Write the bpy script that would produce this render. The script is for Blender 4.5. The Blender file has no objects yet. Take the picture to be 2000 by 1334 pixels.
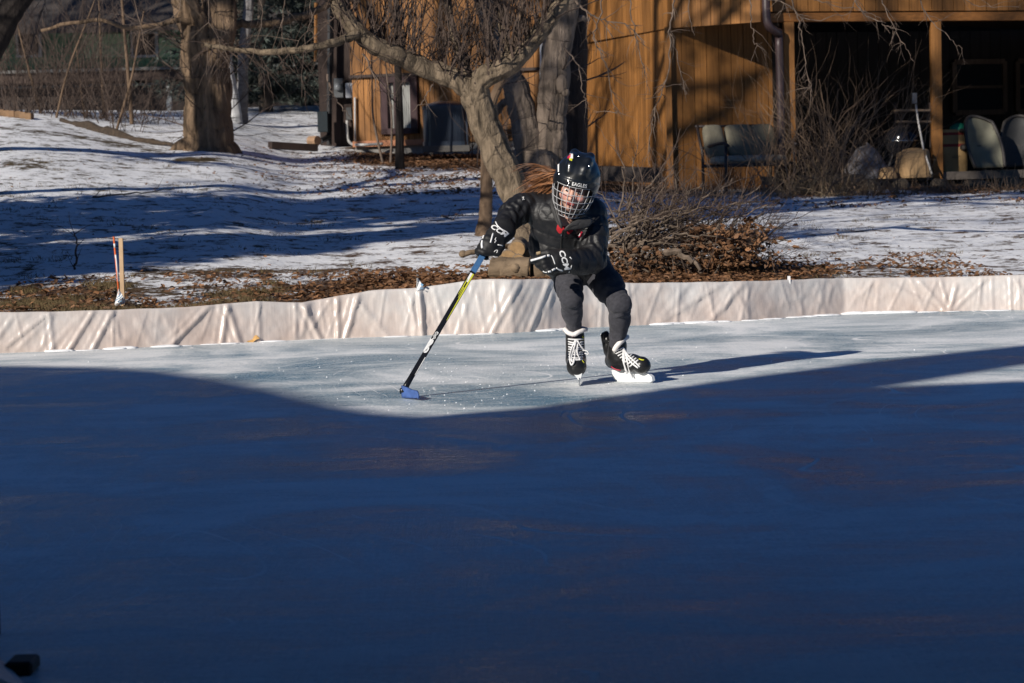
import bpy, bmesh, math, random
import numpy as np
from mathutils import Vector, Matrix, noise as mnoise
from mathutils.bvhtree import BVHTree
R = math.radians
random.seed(7)
scene = bpy.context.scene
col = scene.collection

# ------------------------------------------------------------------ camera
F = 4722.0                      # focal length in photo pixels (2000 wide)
CAMH = 1.08
PITCH, ROLL = math.atan(317 / F), R(1.5)
r0 = Vector((1, 0, 0)); f0 = Vector((0, math.cos(PITCH), -math.sin(PITCH))); u0 = r0.cross(f0)
cr = math.cos(ROLL) * r0 - math.sin(ROLL) * u0
cu = math.sin(ROLL) * r0 + math.cos(ROLL) * u0
CAM = Vector((0, 0, CAMH))
cam_d = bpy.data.cameras.new("camera"); cam = bpy.data.objects.new("camera", cam_d); col.objects.link(cam)
m = Matrix((cr, cu, -f0)).transposed().to_4x4(); m.translation = CAM
cam.matrix_world = m
cam_d.sensor_width = 36; cam_d.lens = F / 2000 * 36
cam_d.clip_end = 2000; cam_d.clip_start = 0.1
cam_d.dof.use_dof = True; cam_d.dof.focus_distance = 12.6; cam_d.dof.aperture_fstop = 8.0
scene.camera = cam

def ray(px, py):
    return f0 + cr * ((px - 1000) / F) - cu * ((py - 667) / F)
def P(px, py, Y):
    d = ray(px, py); return CAM + d * (Y / d.y)
def G(px, py, z=0.0):
    d = ray(px, py); return CAM + d * ((z - CAMH) / d.z)
def pix(p):
    q = Vector(p) - CAM; w = q.dot(f0)
    return (1000 + F * q.dot(cr) / w, 667 - F * q.dot(cu) / w)

# ------------------------------------------------------------------ sun
PHI, EL = R(40), R(25)
S2 = Vector((math.sin(PHI), math.cos(PHI), 0)); N2 = Vector((S2.y, -S2.x, 0))
sd = Vector((S2.x * math.cos(EL), S2.y * math.cos(EL), -math.sin(EL)))
sun_d = bpy.data.lights.new("sun", 'SUN'); sun = bpy.data.objects.new("sun", sun_d); col.objects.link(sun)
sun.rotation_euler = sd.to_track_quat('-Z', 'Y').to_euler(); sun_d.energy = 5.0; sun_d.angle = R(0.5); sun_d.color = (1, 0.93, 0.83)
world = bpy.data.worlds.new("World"); scene.world = world; world.use_nodes = True
nt = world.node_tree; bg = nt.nodes['Background']; sky = nt.nodes.new('ShaderNodeTexSky')
sky.sky_type = 'NISHITA'; sky.sun_disc = False; sky.sun_elevation = EL; sky.sun_rotation = math.atan2(-S2.x, -S2.y)
sky.ozone_density = 4.0; sky.air_density = 1.0; sky.dust_density = 0.3
tintn = nt.nodes.new('ShaderNodeMix'); tintn.data_type = 'RGBA'; tintn.blend_type = 'MULTIPLY'; tintn.inputs[0].default_value = 1; tintn.inputs[7].default_value = (.365, .69, 1.07, 1)   # white balance set for the sun
nt.links.new(sky.outputs[0], tintn.inputs[6]); nt.links.new(tintn.outputs[2], bg.inputs[0]); bg.inputs[1].default_value = 0.05
scene.view_settings.view_transform = 'Standard'; scene.view_settings.look = 'None'
scene.view_settings.exposure = 0.06; scene.view_settings.gamma = 1; scene.view_settings.use_curve_mapping = False
scene.cycles.max_bounces = 6; scene.cycles.diffuse_bounces = 3; scene.cycles.glossy_bounces = 3

# ------------------------------------------------------------------ materials
def newmat(name):
    m = bpy.data.materials.new(name); m.use_nodes = True
    n = m.node_tree.nodes; return m, n, m.node_tree.links, n['Principled BSDF']
def ramp(n, l, src, stops):
    r = n.new('ShaderNodeValToRGB'); e = r.color_ramp.elements
    while len(e) < len(stops): e.new(0.5)
    for k, (p, c) in enumerate(stops):
        e[k].position = p; e[k].color = (c[0], c[1], c[2], 1) if not isinstance(c, (int, float)) else (c, c, c, 1)
    l.new(src, r.inputs[0]); return r.outputs[0]
def coords(n, l, scale=(1, 1, 1), rot=(0, 0, 0), kind='Object'):
    t = n.new('ShaderNodeTexCoord'); mp = n.new('ShaderNodeMapping'); mp.inputs['Scale'].default_value = scale; mp.inputs['Rotation'].default_value = rot
    l.new(t.outputs[kind], mp.inputs[0]); return mp.outputs[0]
def noise(n, l, vec, scale, detail=4, rough=0.6, dist=0.0):
    t = n.new('ShaderNodeTexNoise'); t.inputs['Scale'].default_value = scale; t.inputs['Detail'].default_value = detail
    t.inputs['Roughness'].default_value = rough; t.inputs['Distortion'].default_value = dist
    l.new(vec, t.inputs['Vector']); return t.outputs['Fac']
def bump(n, l, h, bs, strength=0.3, dist=0.01):
    b = n.new('ShaderNodeBump'); b.inputs['Strength'].default_value = strength; b.inputs['Distance'].default_value = dist
    l.new(h, b.inputs['Height']); l.new(b.outputs[0], bs.inputs['Normal']); return b
def mixc(n, l, fac, a, b, mode='MIX'):
    x = n.new('ShaderNodeMix'); x.data_type = 'RGBA'; x.blend_type = mode
    for s, v in ((0, fac), (6, a), (7, b)):
        if isinstance(v, (int, float)): x.inputs[s].default_value = v
        elif isinstance(v, tuple): x.inputs[s].default_value = (*v, 1) if len(v) == 3 else v
        else: l.new(v, x.inputs[s])
    return x.outputs[2]
def math_(n, l, op, a, b=None, c=None, clamp=False):
    x = n.new('ShaderNodeMath'); x.operation = op; x.use_clamp = clamp
    for i, v in enumerate((a, b, c)):
        if v is None: continue
        if isinstance(v, (int, float)): x.inputs[i].default_value = v
        else: l.new(v, x.inputs[i])
    return x.outputs[0]
def attr(n, name):
    a = n.new('ShaderNodeAttribute'); a.attribute_name = name; return a
MATS = {}
def M(name, c, rough=0.7, scale=8, var=0.25, stretch=(1, 1, 1), bmp=0.0, bd=0.01, metal=0.0, spec=0.5, tint=False, detail=4):
    if name in MATS: return MATS[name]
    m, n, l, b = newmat(name)
    v = coords(n, l, stretch); f = noise(n, l, v, scale, detail)
    lo = tuple(x * (1 - var) for x in c); hi = tuple(min(1, x * (1 + var)) for x in c)
    co = ramp(n, l, f, [(0.3, lo), (0.7, hi)])
    if tint:
        a = attr(n, 'tint'); t = ramp(n, l, a.outputs['Fac'], [(0, 0.45), (1, 1.5)])
        co = mixc(n, l, 1.0, co, t, 'MULTIPLY')
    l.new(co, b.inputs['Base Color']); b.inputs['Roughness'].default_value = rough; b.inputs['Metallic'].default_value = metal
    b.inputs['Specular IOR Level'].default_value = spec
    if bmp: bump(n, l, f, b, bmp, bd)
    MATS[name] = m; return m

# ------------------------------------------------------------------ mesh building
def tagged(o, label=None, cat=None, group=None, kind=None):
    if label: o['label'] = label
    if cat: o['category'] = cat
    if group: o['group'] = group
    if kind: o['kind'] = kind
    return o
def thing(name, label, cat, loc=(0, 0, 0), group=None):
    o = bpy.data.objects.new(name, None); col.objects.link(o); o.location = loc; o.empty_display_size = .1
    return tagged(o, label, cat, group)
def world_loc(o):
    p = Vector(o.location)
    while o.parent: o = o.parent; p += Vector(o.location)
    return p
def link_mesh(name, verts, faces, mat, parent=None, origin=None, smooth=True, mi=None, attrs=None):
    me = bpy.data.meshes.new(name)
    org = Vector(origin) if origin is not None else Vector((0, 0, 0))
    base = (world_loc(parent) if parent else Vector((0, 0, 0))) + org if parent else org
    v = np.asarray(verts, dtype=float).reshape(-1, 3) - np.array(base)
    me.from_pydata(v.tolist(), [], faces if isinstance(faces, list) else faces.tolist())
    for mm in (mat if isinstance(mat, (list, tuple)) else [mat]): me.materials.append(mm)
    if mi is not None: me.polygons.foreach_set('material_index', np.asarray(mi, dtype=np.int32))
    me.polygons.foreach_set('use_smooth', np.full(len(me.polygons), smooth, dtype=bool))
    if attrs:
        for k, a in attrs.items():
            at = me.attributes.new(k, 'FLOAT', 'POINT'); at.data.foreach_set('value', np.asarray(a, dtype=np.float32))
    me.update()
    o = bpy.data.objects.new(name, me); col.objects.link(o)
    if parent: o.parent = parent
    o.location = org
    return o
class MB:
    def __init__(s): s.v = []; s.f = []; s.m = []; s.t = []; s.cur = 0; s.tint = 0.5
    def add(s, vs, fs):
        k = len(s.v); s.v += [tuple(x) for x in vs]; s.f += [[k + i for i in q] for q in fs]
        s.m += [s.cur] * len(fs); s.t += [s.tint] * len(vs)
    def quad(s, a, b, c, d): s.add([a, b, c, d], [(0, 1, 2, 3)])
    def box(s, c, size, rot=None, bev=0.0):
        c = Vector(c); h = Vector(size) / 2; R3 = rot if rot is not None else Matrix.Identity(3)
        if bev <= 0: bev = min(h) * 0.08
        vs = []; 
        # chamfered box: 24 verts
        idx = {}
        for sx in (-1, 1):
            for sy in (-1, 1):
                for sz in (-1, 1):
                    for ax in range(3):
                        p = [sx * (h.x - bev), sy * (h.y - bev), sz * (h.z - bev)]
                        p[ax] = (sx, sy, sz)[ax] * h[ax]
                        idx[(sx, sy, sz, ax)] = len(vs); vs.append(c + R3 @ Vector(p))
        fs = []
        for ax in range(3):
            for sg in (-1, 1):
                o = [a for a in range(3) if a != ax]; q = []
                for (i, j) in ((-1, -1), (1, -1), (1, 1), (-1, 1)):
                    k = [0, 0, 0]; k[ax] = sg; k[o[0]] = i; k[o[1]] = j; q.append(idx[(k[0], k[1], k[2], ax)])
                fs.append(q)
        for ax in range(3):
            o = [a for a in range(3) if a != ax]
            for i in (-1, 1):
                for j in (-1, 1):
                    k0 = [0, 0, 0]; k0[ax] = -1; k0[o[0]] = i; k0[o[1]] = j; k1 = list(k0); k1[ax] = 1
                    fs.append([idx[(*k0, o[0])], idx[(*k1, o[0])], idx[(*k1, o[1])], idx[(*k0, o[1])]])
        for sx in (-1, 1):
            for sy in (-1, 1):
                for sz in (-1, 1): fs.append([idx[(sx, sy, sz, a)] for a in range(3)])
        s.add(vs, fs)
    def beam(s, a, b, w, h, up=(0, 0, 1)):
        a = Vector(a); b = Vector(b); x = (b - a); L = x.length; x.normalize(); up = Vector(up)
        y = up.cross(x); y.normalize(); z = x.cross(y)
        s.box((a + b) / 2, (L, w, h), Matrix((x, y, z)).transposed())
    def tube(s, pts, rad, n=6, cap=True, disp=None):
        pts = [Vector(p) for p in pts]; N = len(pts)
        if isinstance(rad, (int, float)): rad = [rad] * N
        t = (pts[1] - pts[0]).normalized(); ref = Vector((0, 0, 1)) if abs(t.z) < .9 else Vector((1, 0, 0))
        x = t.cross(ref).normalized(); vs = []; sl = 0.0; k0 = random.random() * 40 if disp else 0
        for i in range(N):
            if i: sl += (pts[i] - pts[i - 1]).length
            t = (pts[min(i + 1, N - 1)] - pts[max(i - 1, 0)])
            if t.length < 1e-9: t = Vector((0, 0, 1))
            t.normalize(); x = x - t * x.dot(t)
            if x.length < 1e-6: x = t.orthogonal()
            x.normalize(); y = t.cross(x)
            for k in range(n):
                a = 2 * math.pi * k / n
                r_ = rad[i]
                if disp:
                    ca, sa = math.cos(a), math.sin(a); r_ += disp[0] * (1 - 2 * abs(mnoise.noise(Vector((ca * disp[1], sa * disp[1], sl * disp[2] + k0))))) + disp[0] * 2 * mnoise.noise(Vector((ca * 1.6, sa * 1.6, sl * 2.2 + k0)))
                vs.append(pts[i] + (x * math.cos(a) + y * math.sin(a)) * r_)
        fs = [[i * n + k, i * n + (k + 1) % n, (i + 1) * n + (k + 1) % n, (i + 1) * n + k] for i in range(N - 1) for k in range(n)]
        if cap: fs.append(list(range(n))[::-1]); fs.append([(N - 1) * n + k for k in range(n)])
        s.add(vs, fs)
    def prism(s, poly, ext):
        """extrude polygon (list of Vector) by vector ext"""
        k = len(poly); ext = Vector(ext); vs = [Vector(p) for p in poly] + [Vector(p) + ext for p in poly]
        fs = [list(range(k)), list(range(k, 2 * k))[::-1]] + [[i, (i + 1) % k, k + (i + 1) % k, k + i] for i in range(k)]
        s.add(vs, fs)
    def ellipsoid(s, c, rad, rot=None, nu=16, nv=10, warp=None):
        c = Vector(c); R3 = rot if rot is not None else Matrix.Identity(3); vs = []; fs = []
        for j in range(nv + 1):
            th = math.pi * j / nv
            for i in range(nu):
                ph = 2 * math.pi * i / nu
                p = Vector((math.sin(th) * math.cos(ph), math.sin(th) * math.sin(ph), math.cos(th)))
                k = warp(p) if warp else 1
                vs.append(c + R3 @ Vector((p.x * rad[0] * k, p.y * rad[1] * k, p.z * rad[2] * k)))
        for j in range(nv):
            for i in range(nu):
                fs.append([j * nu + i, (j + 1) * nu + i, (j + 1) * nu + (i + 1) % nu, j * nu + (i + 1) % nu])
        s.add(vs, fs)
    def build(s, name, mat, parent=None, origin=None, smooth=False):
        return link_mesh(name, s.v, s.f, mat, parent, origin, smooth, s.m, {'tint': s.t})
def rv(a=1.0):
    return Vector((random.uniform(-a, a), random.uniform(-a, a), random.uniform(-a, a)))
def polyline(pts, n):
    """Catmull-Rom resample"""
    pts = [Vector(p) for p in pts]; q = [pts[0] * 2 - pts[1]] + pts + [pts[-1] * 2 - pts[-2]]; out = []
    for i in range(1, len(q) - 2):
        for k in range(n):
            t = k / n; a, b, c, d = q[i - 1:i + 3]
            out.append(0.5 * ((2 * b) + (c - a) * t + (2 * a - 5 * b + 4 * c - d) * t * t + (3 * b - a - 3 * c + d) * t ** 3))
    out.append(pts[-1]); return out
def lerp(a, b, t): return a + (b - a) * t
def interp(x, xs, ys): return float(np.interp(x, xs, ys))

# ------------------------------------------------------------------ boards line & terrain
BASEPX = [(-300, 700), (0, 690), (180, 683), (500, 668), (620, 662), (830, 655), (1000, 650), (1150, 640), (1300, 633), (1450, 626), (1650, 613), (1850, 608), (2000, 605), (2300, 597)]
TOPPX = [(-300, 615), (0, 610), (200, 606), (360, 600), (500, 588), (590, 591), (625, 584), (720, 567), (830, 560), (940, 546), (1070, 543), (1190, 551), (1240, 553), (1450, 550), (1700, 543), (1850, 540), (2000, 537), (2300, 530)]
base_pts = [G(x, y) for x, y in BASEPX]
def board_y(x): return interp(x, [p.x for p in base_pts], [p.y for p in base_pts])
top_pts = []
for x, y in TOPPX:
    p = G(x, y); yy = board_y(P(x, y, 16.5).x) + 0.06; top_pts.append(P(x, y, yy))
def board_top(x): return interp(x, [p.x for p in top_pts], [p.z for p in top_pts])
TU = [-2000, 0, 400, 620, 900, 1150, 1300, 1600, 2000, 4000]
TD = [1.0, 3.0, 8, 13.5, 20.5, 25.5, 38, 63, 400]      # distance behind boards line
TZ = [[.25, .40, .82, 1.25, 2.0, 2.5, 3.0, 3.3, 6], [.25, .40, .82, 1.25, 2.0, 2.45, 2.9, 3.2, 6], [.25, .38, .76, 1.1, 1.62, 2.1, 2.8, 3.1, 6],
      [.27, .37, .62, .92, 1.35, 1.65, 2.85, 3.0, 6], [.30, .38, .62, .92, 1.33, 1.6, 2.2, 2.6, 5], [.30, .38, .58, .82, 1.1, 1.35, 1.8, 2, 4],
      [.30, .36, .5, .68, .95, 1.1, 1.3, 1.5, 4], [.28, .34, .5, .67, .9, 1.0, 1.2, 1.4, 4], [.25, .33, .5, .67, .88, 1.0, 1.2, 1.4, 4], [.25, .33, .5, .67, .88, 1.0, 1.2, 1.4, 4]]
def ground_z(x, y, fine=True):
    yb = board_y(x); d = y - yb
    if d < 0.15: return -0.06
    u = 1000 + x / max(y, 8) * F
    i = int(np.clip(np.searchsorted(TU, u) - 1, 0, len(TU) - 2)); t = min(1, max(0, (u - TU[i]) / (TU[i + 1] - TU[i]))); t = t * t * (3 - 2 * t)
    za = interp(d, TD, TZ[i]); zb = interp(d, TD, TZ[i + 1]); z = lerp(za, zb, t)
    if d < 1.0: z = lerp(board_top(x) - 0.035, z, d)
    if fine:
        z += 0.020 * mnoise.noise(Vector((x * .9, y * .6, 1.3))) + 0.008 * mnoise.noise(Vector((x * 3.1, y * 2.6, 5.3)))
        if d > .3: z += 0.010 * mnoise.noise(Vector((x * 7.5, y * 6.5, 9.3)))
    return z
def T(px, py, d0=16.0, dmax=90):
    """pixel -> point on terrain"""
    d = ray(px, py); Y = d0; prev = d0
    while Y < dmax:
        p = CAM + d * (Y / d.y)
        if p.z <= ground_z(p.x, p.y, False) and Y > board_y(p.x) + .1:
            lo, hi = prev, Y
            for _ in range(18):
                mid = (lo + hi) / 2; p = CAM + d * (mid / d.y)
                if p.z <= ground_z(p.x, p.y, False): hi = mid
                else: lo = mid
            return p
        prev = Y; Y += 0.15
    return CAM + d * (dmax / d.y)
def onground(x, y, dz=0.0): return Vector((x, y, ground_z(x, y) + dz))
def at_depth(px, Y):
    """point on terrain at pixel column px and depth Y"""
    p = P(px, 350, Y)
    for _ in range(3):
        z = ground_z(p.x, Y); q = pix((p.x, Y, z)); p = P(px, q[1], Y)
    return Vector((p.x, Y, ground_z(p.x, Y)))

# bareness (0 snow .. 1 bare) at a world point, from where the thaw has exposed it
def gauss(x, c, w): return math.exp(-((x - c) / w) ** 2)
def bare_at(x, y):
    d = y - board_y(x)
    if d < 0: return 0.0
    u, v = pix((x, y, ground_z(x, y, False)))
    b = 0.0
    # strip behind the boards
    prof = interp(u, [-400, 0, 60, 200, 300, 420, 520, 640, 800, 950, 1250, 1480, 1560, 1700, 1900, 2400], [.52, .56, .63, .64, .56, .52, .56, .68, .92, 1.0, 1.0, .95, .66, .55, .48, .46])
    wid = interp(u, [0, 200, 420, 640, 900, 1250, 1500, 1700, 2000], [4.4, 4.6, 4.4, 3.6, 3.0, 3.3, 3.3, 3.2, 3.0])
    b = max(b, prof * min(1, max(0, (wid - d) / (wid * .55))) * (0.55 if d < .22 and u < 560 else 1))
    b = max(b, .56 * gauss(d, 3.0, 1.6) * (1 if 250 < u < 800 else .6))
    # bank below the left wing of the house
    if 560 < u < 1150: b = max(b, min(1, max(0, 1.35 - max(0, v - 300) / 40)) * interp(u, [560, 690, 800, 1150], [.15, .6, .92, 1.0]))
    # strip at the foot of the right wing
    if u > 1130: b = max(b, min(1.1, max(0, (383 + 4 * math.sin(u * .021) - (v if v > 300 else 300)) / 16)))
    # thin grass patches on the left
    b = max(b, .56 * gauss(u, 50, 110) * gauss(v, 322, 34), .5 * gauss(u, 150, 150) * gauss(v, 345, 20))
    b = max(b, .8 * gauss(u, 385, 75) * gauss(v, 312, 8))
    if u < 330: b = max(b, 0.57 * gauss(v, interp(u, [0, 150, 330], [250, 268, 300]), 12))
    if v < 235 and u < 640: b = max(b, .25)
    b = max(b, .455)
    return min(1, b)
# ------------------------------------------------------------------ setting materials
def ground_mat():
    m, n, l, b = newmat('snowy_ground')
    v = coords(n, l); a = attr(n, 'bare'); g = attr(n, 'grassy')
    n1 = noise(n, l, v, 3.2, 9, 0.72); n2 = noise(n, l, v, 14, 6, 0.75)
    s = math_(n, l, 'ADD', math_(n, l, 'MULTIPLY', n1, 0.62), math_(n, l, 'MULTIPLY', n2, 0.38))
    th = math_(n, l, 'SUBTRACT', math_(n, l, 'MULTIPLY_ADD', a.outputs['Fac'], 0.62, s), 0.80)
    fac = ramp(n, l, th, [(0.0, 0), (0.055, 1)])
    fine = noise(n, l, v, 60, 4, 0.8)
    leafy = ramp(n, l, fine, [(0.3, (.022, .013, .008)), (0.5, (.075, .040, .02)), (0.72, (.20, .115, .06))])
    grass = ramp(n, l, fine, [(0.3, (.024, .018, .008)), (0.55, (.085, .060, .028)), (0.75, (.20, .145, .075))])
    soil = mixc(n, l, ramp(n, l, math_(n, l, 'ADD', g.outputs['Fac'], math_(n, l, 'MULTIPLY_ADD', n1, .8, -.4)), [(0.35, 0), (.65, 1)]), leafy, grass)
    wet = ramp(n, l, th, [(0.0, 1.0), (0.12, .62)])
    snow = ramp(n, l, n2, [(0.25, (.74, .76, .80)), (0.65, (.86, .86, .87))])
    specks = ramp(n, l, noise(n, l, v, 38, 5, .8), [(0.70, 0), (0.74, 1)])
    snow = mixc(n, l, math_(n, l, 'MULTIPLY', specks, .5), snow, (.12, .085, .055))
    l.new(mixc(n, l, fac, snow, soil), b.inputs['Base Color']); b.inputs['Roughness'].default_value = .85
    b.inputs['Specular IOR Level'].default_value = .2
    h = math_(n, l, 'ADD', math_(n, l, 'MULTIPLY', noise(n, l, v, 7, 6, .65), 1.0), math_(n, l, 'MULTIPLY', fac, -.25))
    bump(n, l, h, b, .55, .06); return m
def ice_mat():
    m, n, l, b = newmat('rink_ice')
    v = coords(n, l); vs = coords(n, l, (0.5, 2.2, 1), (0, 0, R(8)))
    big = noise(n, l, v, .55, 5, .6, .4); mid = noise(n, l, vs, 2.4, 7, .7); fine = noise(n, l, v, 55, 3, .8)
    scr = noise(n, l, coords(n, l, (.3, 7, 1), (0, 0, R(-14))), 3.0, 6, .8, .3)
    scr2 = noise(n, l, coords(n, l, (7, .3, 1), (0, 0, R(24))), 3.0, 5, .75)
    frost = math_(n, l, 'ADD', math_(n, l, 'MULTIPLY', mid, .55), math_(n, l, 'ADD', math_(n, l, 'MULTIPLY', big, .35), math_(n, l, 'MULTIPLY', scr, .25)))
    patch_ = noise(n, l, coords(n, l, (.9, .9, 1), (0, 0, R(20))), .9, 7, .66, .8)
    frost = math_(n, l, 'ADD', frost, math_(n, l, 'MULTIPLY', math_(n, l, 'SUBTRACT', fine, .5), .8)); frost = math_(n, l, 'ADD', frost, math_(n, l, 'MULTIPLY', math_(n, l, 'SUBTRACT', patch_, .5), 1.6))
    cn = noise(n, l, v, .42, 1.5, .4, .6); ln = math_(n, l, 'ABSOLUTE', math_(n, l, 'SUBTRACT', math_(n, l, 'FRACT', math_(n, l, 'MULTIPLY', cn, 23)), .5))
    cut = math_(n, l, 'MULTIPLY', ramp(n, l, ln, [(0.0, 1), (0.028, 0)]), ramp(n, l, noise(n, l, v, 1.3, 3), [(.46, 0), (.56, 1)]))
    frost = math_(n, l, 'ADD', frost, math_(n, l, 'MULTIPLY', cut, .5))
    fr = ramp(n, l, frost, [(0.30, 0.0), (0.50, .5), (0.74, 1.0)])
    c = ramp(n, l, fr, [(0.0, (.09, .235, .345)), (0.45, (.45, .53, .565)), (1.0, (.88, .89, .89))])
    reflect_tint = ramp(n, l, noise(n, l, coords(n, l, (.8, 1.0, 1)), .75, 4, .6, .8), [(0.45, 0), (0.75, 1)])
    c = mixc(n, l, math_(n, l, 'MULTIPLY', reflect_tint, .14), c, (.21, .17, .18))  # reddish house reflection imitated by random patches in the ice colour
    l.new(c, b.inputs['Base Color'])
    l.new(ramp(n, l, fr, [(0.0, .24), (0.6, .46), (1.0, .8)]), b.inputs['Roughness'])
    b.inputs['IOR'].default_value = 1.31
    b.inputs['Specular IOR Level'].default_value = .5
    h = math_(n, l, 'ADD', math_(n, l, 'MULTIPLY', mid, .6), math_(n, l, 'ADD', math_(n, l, 'MULTIPLY', fine, .10), math_(n, l, 'MULTIPLY', math_(n, l, 'ADD', scr, scr2), .22)))
    bump(n, l, h, b, .38, .03); return m
def liner_mat():
    m, n, l, b = newmat('plastic_liner')
    v = coords(n, l); f = noise(n, l, v, 2.2, 6, .65); g = noise(n, l, coords(n, l, (30, 30, 1)), 2, 3, .6)
    z = n.new('ShaderNodeSeparateXYZ'); l.new(v, z.inputs[0])
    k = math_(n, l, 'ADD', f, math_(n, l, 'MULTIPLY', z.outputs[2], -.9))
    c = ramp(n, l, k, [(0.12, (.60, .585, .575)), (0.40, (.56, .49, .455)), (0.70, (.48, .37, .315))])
    c = mixc(n, l, math_(n, l, 'MULTIPLY', ramp(n, l, noise(n, l, v, 5, 8, .8), [(0.66, 0), (0.73, 1)]), .35), c, (.34, .25, .21))
    c = mixc(n, l, .25, c, ramp(n, l, g, [(0.3, .55), (0.7, 1)]), 'MULTIPLY')
    l.new(c, b.inputs['Base Color']); b.inputs['Roughness'].default_value = .33; b.inputs['Specular IOR Level'].default_value = .5
    bump(n, l, math_(n, l, 'ADD', noise(n, l, v, 22, 5, .6), g), b, .16, .008); return m
def bark_mat(name, c, sc=22, stretch=(1, 1, .16), contrast=.6, bs=.9, bd=.03, moss=0.0):
    if name in MATS: return MATS[name]
    m, n, l, b = newmat(name); v = coords(n, l, stretch)
    f = noise(n, l, v, sc, 6, .65, .6); g = noise(n, l, coords(n, l), 3, 4)
    lo = tuple(x * (1 - contrast) for x in c); hi = tuple(x * (1 + contrast * .6) for x in c)
    co = mixc(n, l, 1, ramp(n, l, f, [(0.32, lo), (0.5, c), (0.7, hi)]), ramp(n, l, g, [(0.3, .7), (0.7, 1.15)]), 'MULTIPLY')
    l.new(co, b.inputs['Base Color']); b.inputs['Roughness'].default_value = .85; b.inputs['Specular IOR Level'].default_value = .25
    bump(n, l, f, b, bs, bd); MATS[name] = m; return m
def wood_mat(name, c, rough=.65, var=.35, vert=True):
    if name in MATS: return MATS[name]
    m, n, l, b = newmat(name)
    f = noise(n, l, coords(n, l, (9, 9, .35) if vert else (.35, 9, 9)), 4, 6, .65, .3); g = noise(n, l, coords(n, l), 1.1, 4); a = attr(n, 'tint')
    co = ramp(n, l, f, [(0.3, tuple(x * (1 - var) for x in c)), (0.7, tuple(x * (1 + var) for x in c))])
    co = mixc(n, l, 1, co, ramp(n, l, a.outputs['Fac'], [(0, .72), (1, 1.28)]), 'MULTIPLY')
    co = mixc(n, l, 1, co, ramp(n, l, g, [(0.3, .72), (0.7, 1.15)]), 'MULTIPLY')
    l.new(co, b.inputs['Base Color']); b.inputs['Roughness'].default_value = rough; b.inputs['Specular IOR Level'].default_value = .3
    bump(n, l, f, b, .25, .006); MATS[name] = m; return m
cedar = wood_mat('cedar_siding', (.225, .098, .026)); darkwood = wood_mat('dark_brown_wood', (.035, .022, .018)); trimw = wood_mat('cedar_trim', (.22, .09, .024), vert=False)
black = M('black_metal', (.012, .012, .014), .45); void = M('shadowed_interior', (.02, .017, .015), .9)

# ------------------------------------------------------------------ ground, ice
def axis(fine0, fine1, st, lim0, lim1):
    a = list(np.arange(fine0, fine1 + 1e-6, st)); s = st; x = fine1
    while x < lim1: s *= 1.25; x += s; a.append(min(x, lim1))
    s = st; x = fine0; pre = []
    while x > lim0: s *= 1.25; x -= s; pre.append(max(x, lim0))
    return pre[::-1] + a
xs = axis(-9, 9, .10, -300, 300); ys = axis(15.5, 27, .085, -200, 15.4)
ys2 = [27]; st = .085
while ys2[-1] < 56: st = min(.3, st * 1.03); ys2.append(ys2[-1] + st)
while ys2[-1] < 420: st *= 1.25; ys2.append(ys2[-1] + st)
ys = ys + ys2[1:]
V = []; bare = []; gr = []
for y in ys:
    for x in xs:
        V.append((x, y, ground_z(x, y))); 
        inside = abs(x) < 12 and 14 < y < 70
        bare.append(bare_at(x, y) if inside else .3)
        if inside:
            u, vv = pix((x, y, V[-1][2])); g_ = interp(u, [-100, 100, 330, 500, 700, 900, 2200], [.42, .30, .50, .40, .22, .05, .12])
            if vv < 400: g_ = .75 if u < 500 else .2
            gr.append(g_)
        else: gr.append(.5)
nx = len(xs); Fc = [[j * nx + i, j * nx + i + 1, (j + 1) * nx + i + 1, (j + 1) * nx + i] for j in range(len(ys) - 1) for i in range(nx - 1)]
gnd = link_mesh('snowy_ground', V, Fc, ground_mat(), smooth=True, attrs={'bare': bare, 'grassy': gr}); gnd['kind'] = 'structure'
iv = []; ifc = []; IX = np.linspace(-11, 11, 67)
for k, x in enumerate(IX):
    iv += [(x, -9, 0), (x, 0, 0), (x, 8, 0), (x, board_y(x) + .05, 0)]
    if k: 
        for q in range(3): a = (k - 1) * 4 + q; ifc.append([a, a + 4, a + 5, a + 1])
ice = link_mesh('ice_rink', iv, ifc, ice_mat(), smooth=False); ice['kind'] = 'structure'

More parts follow.
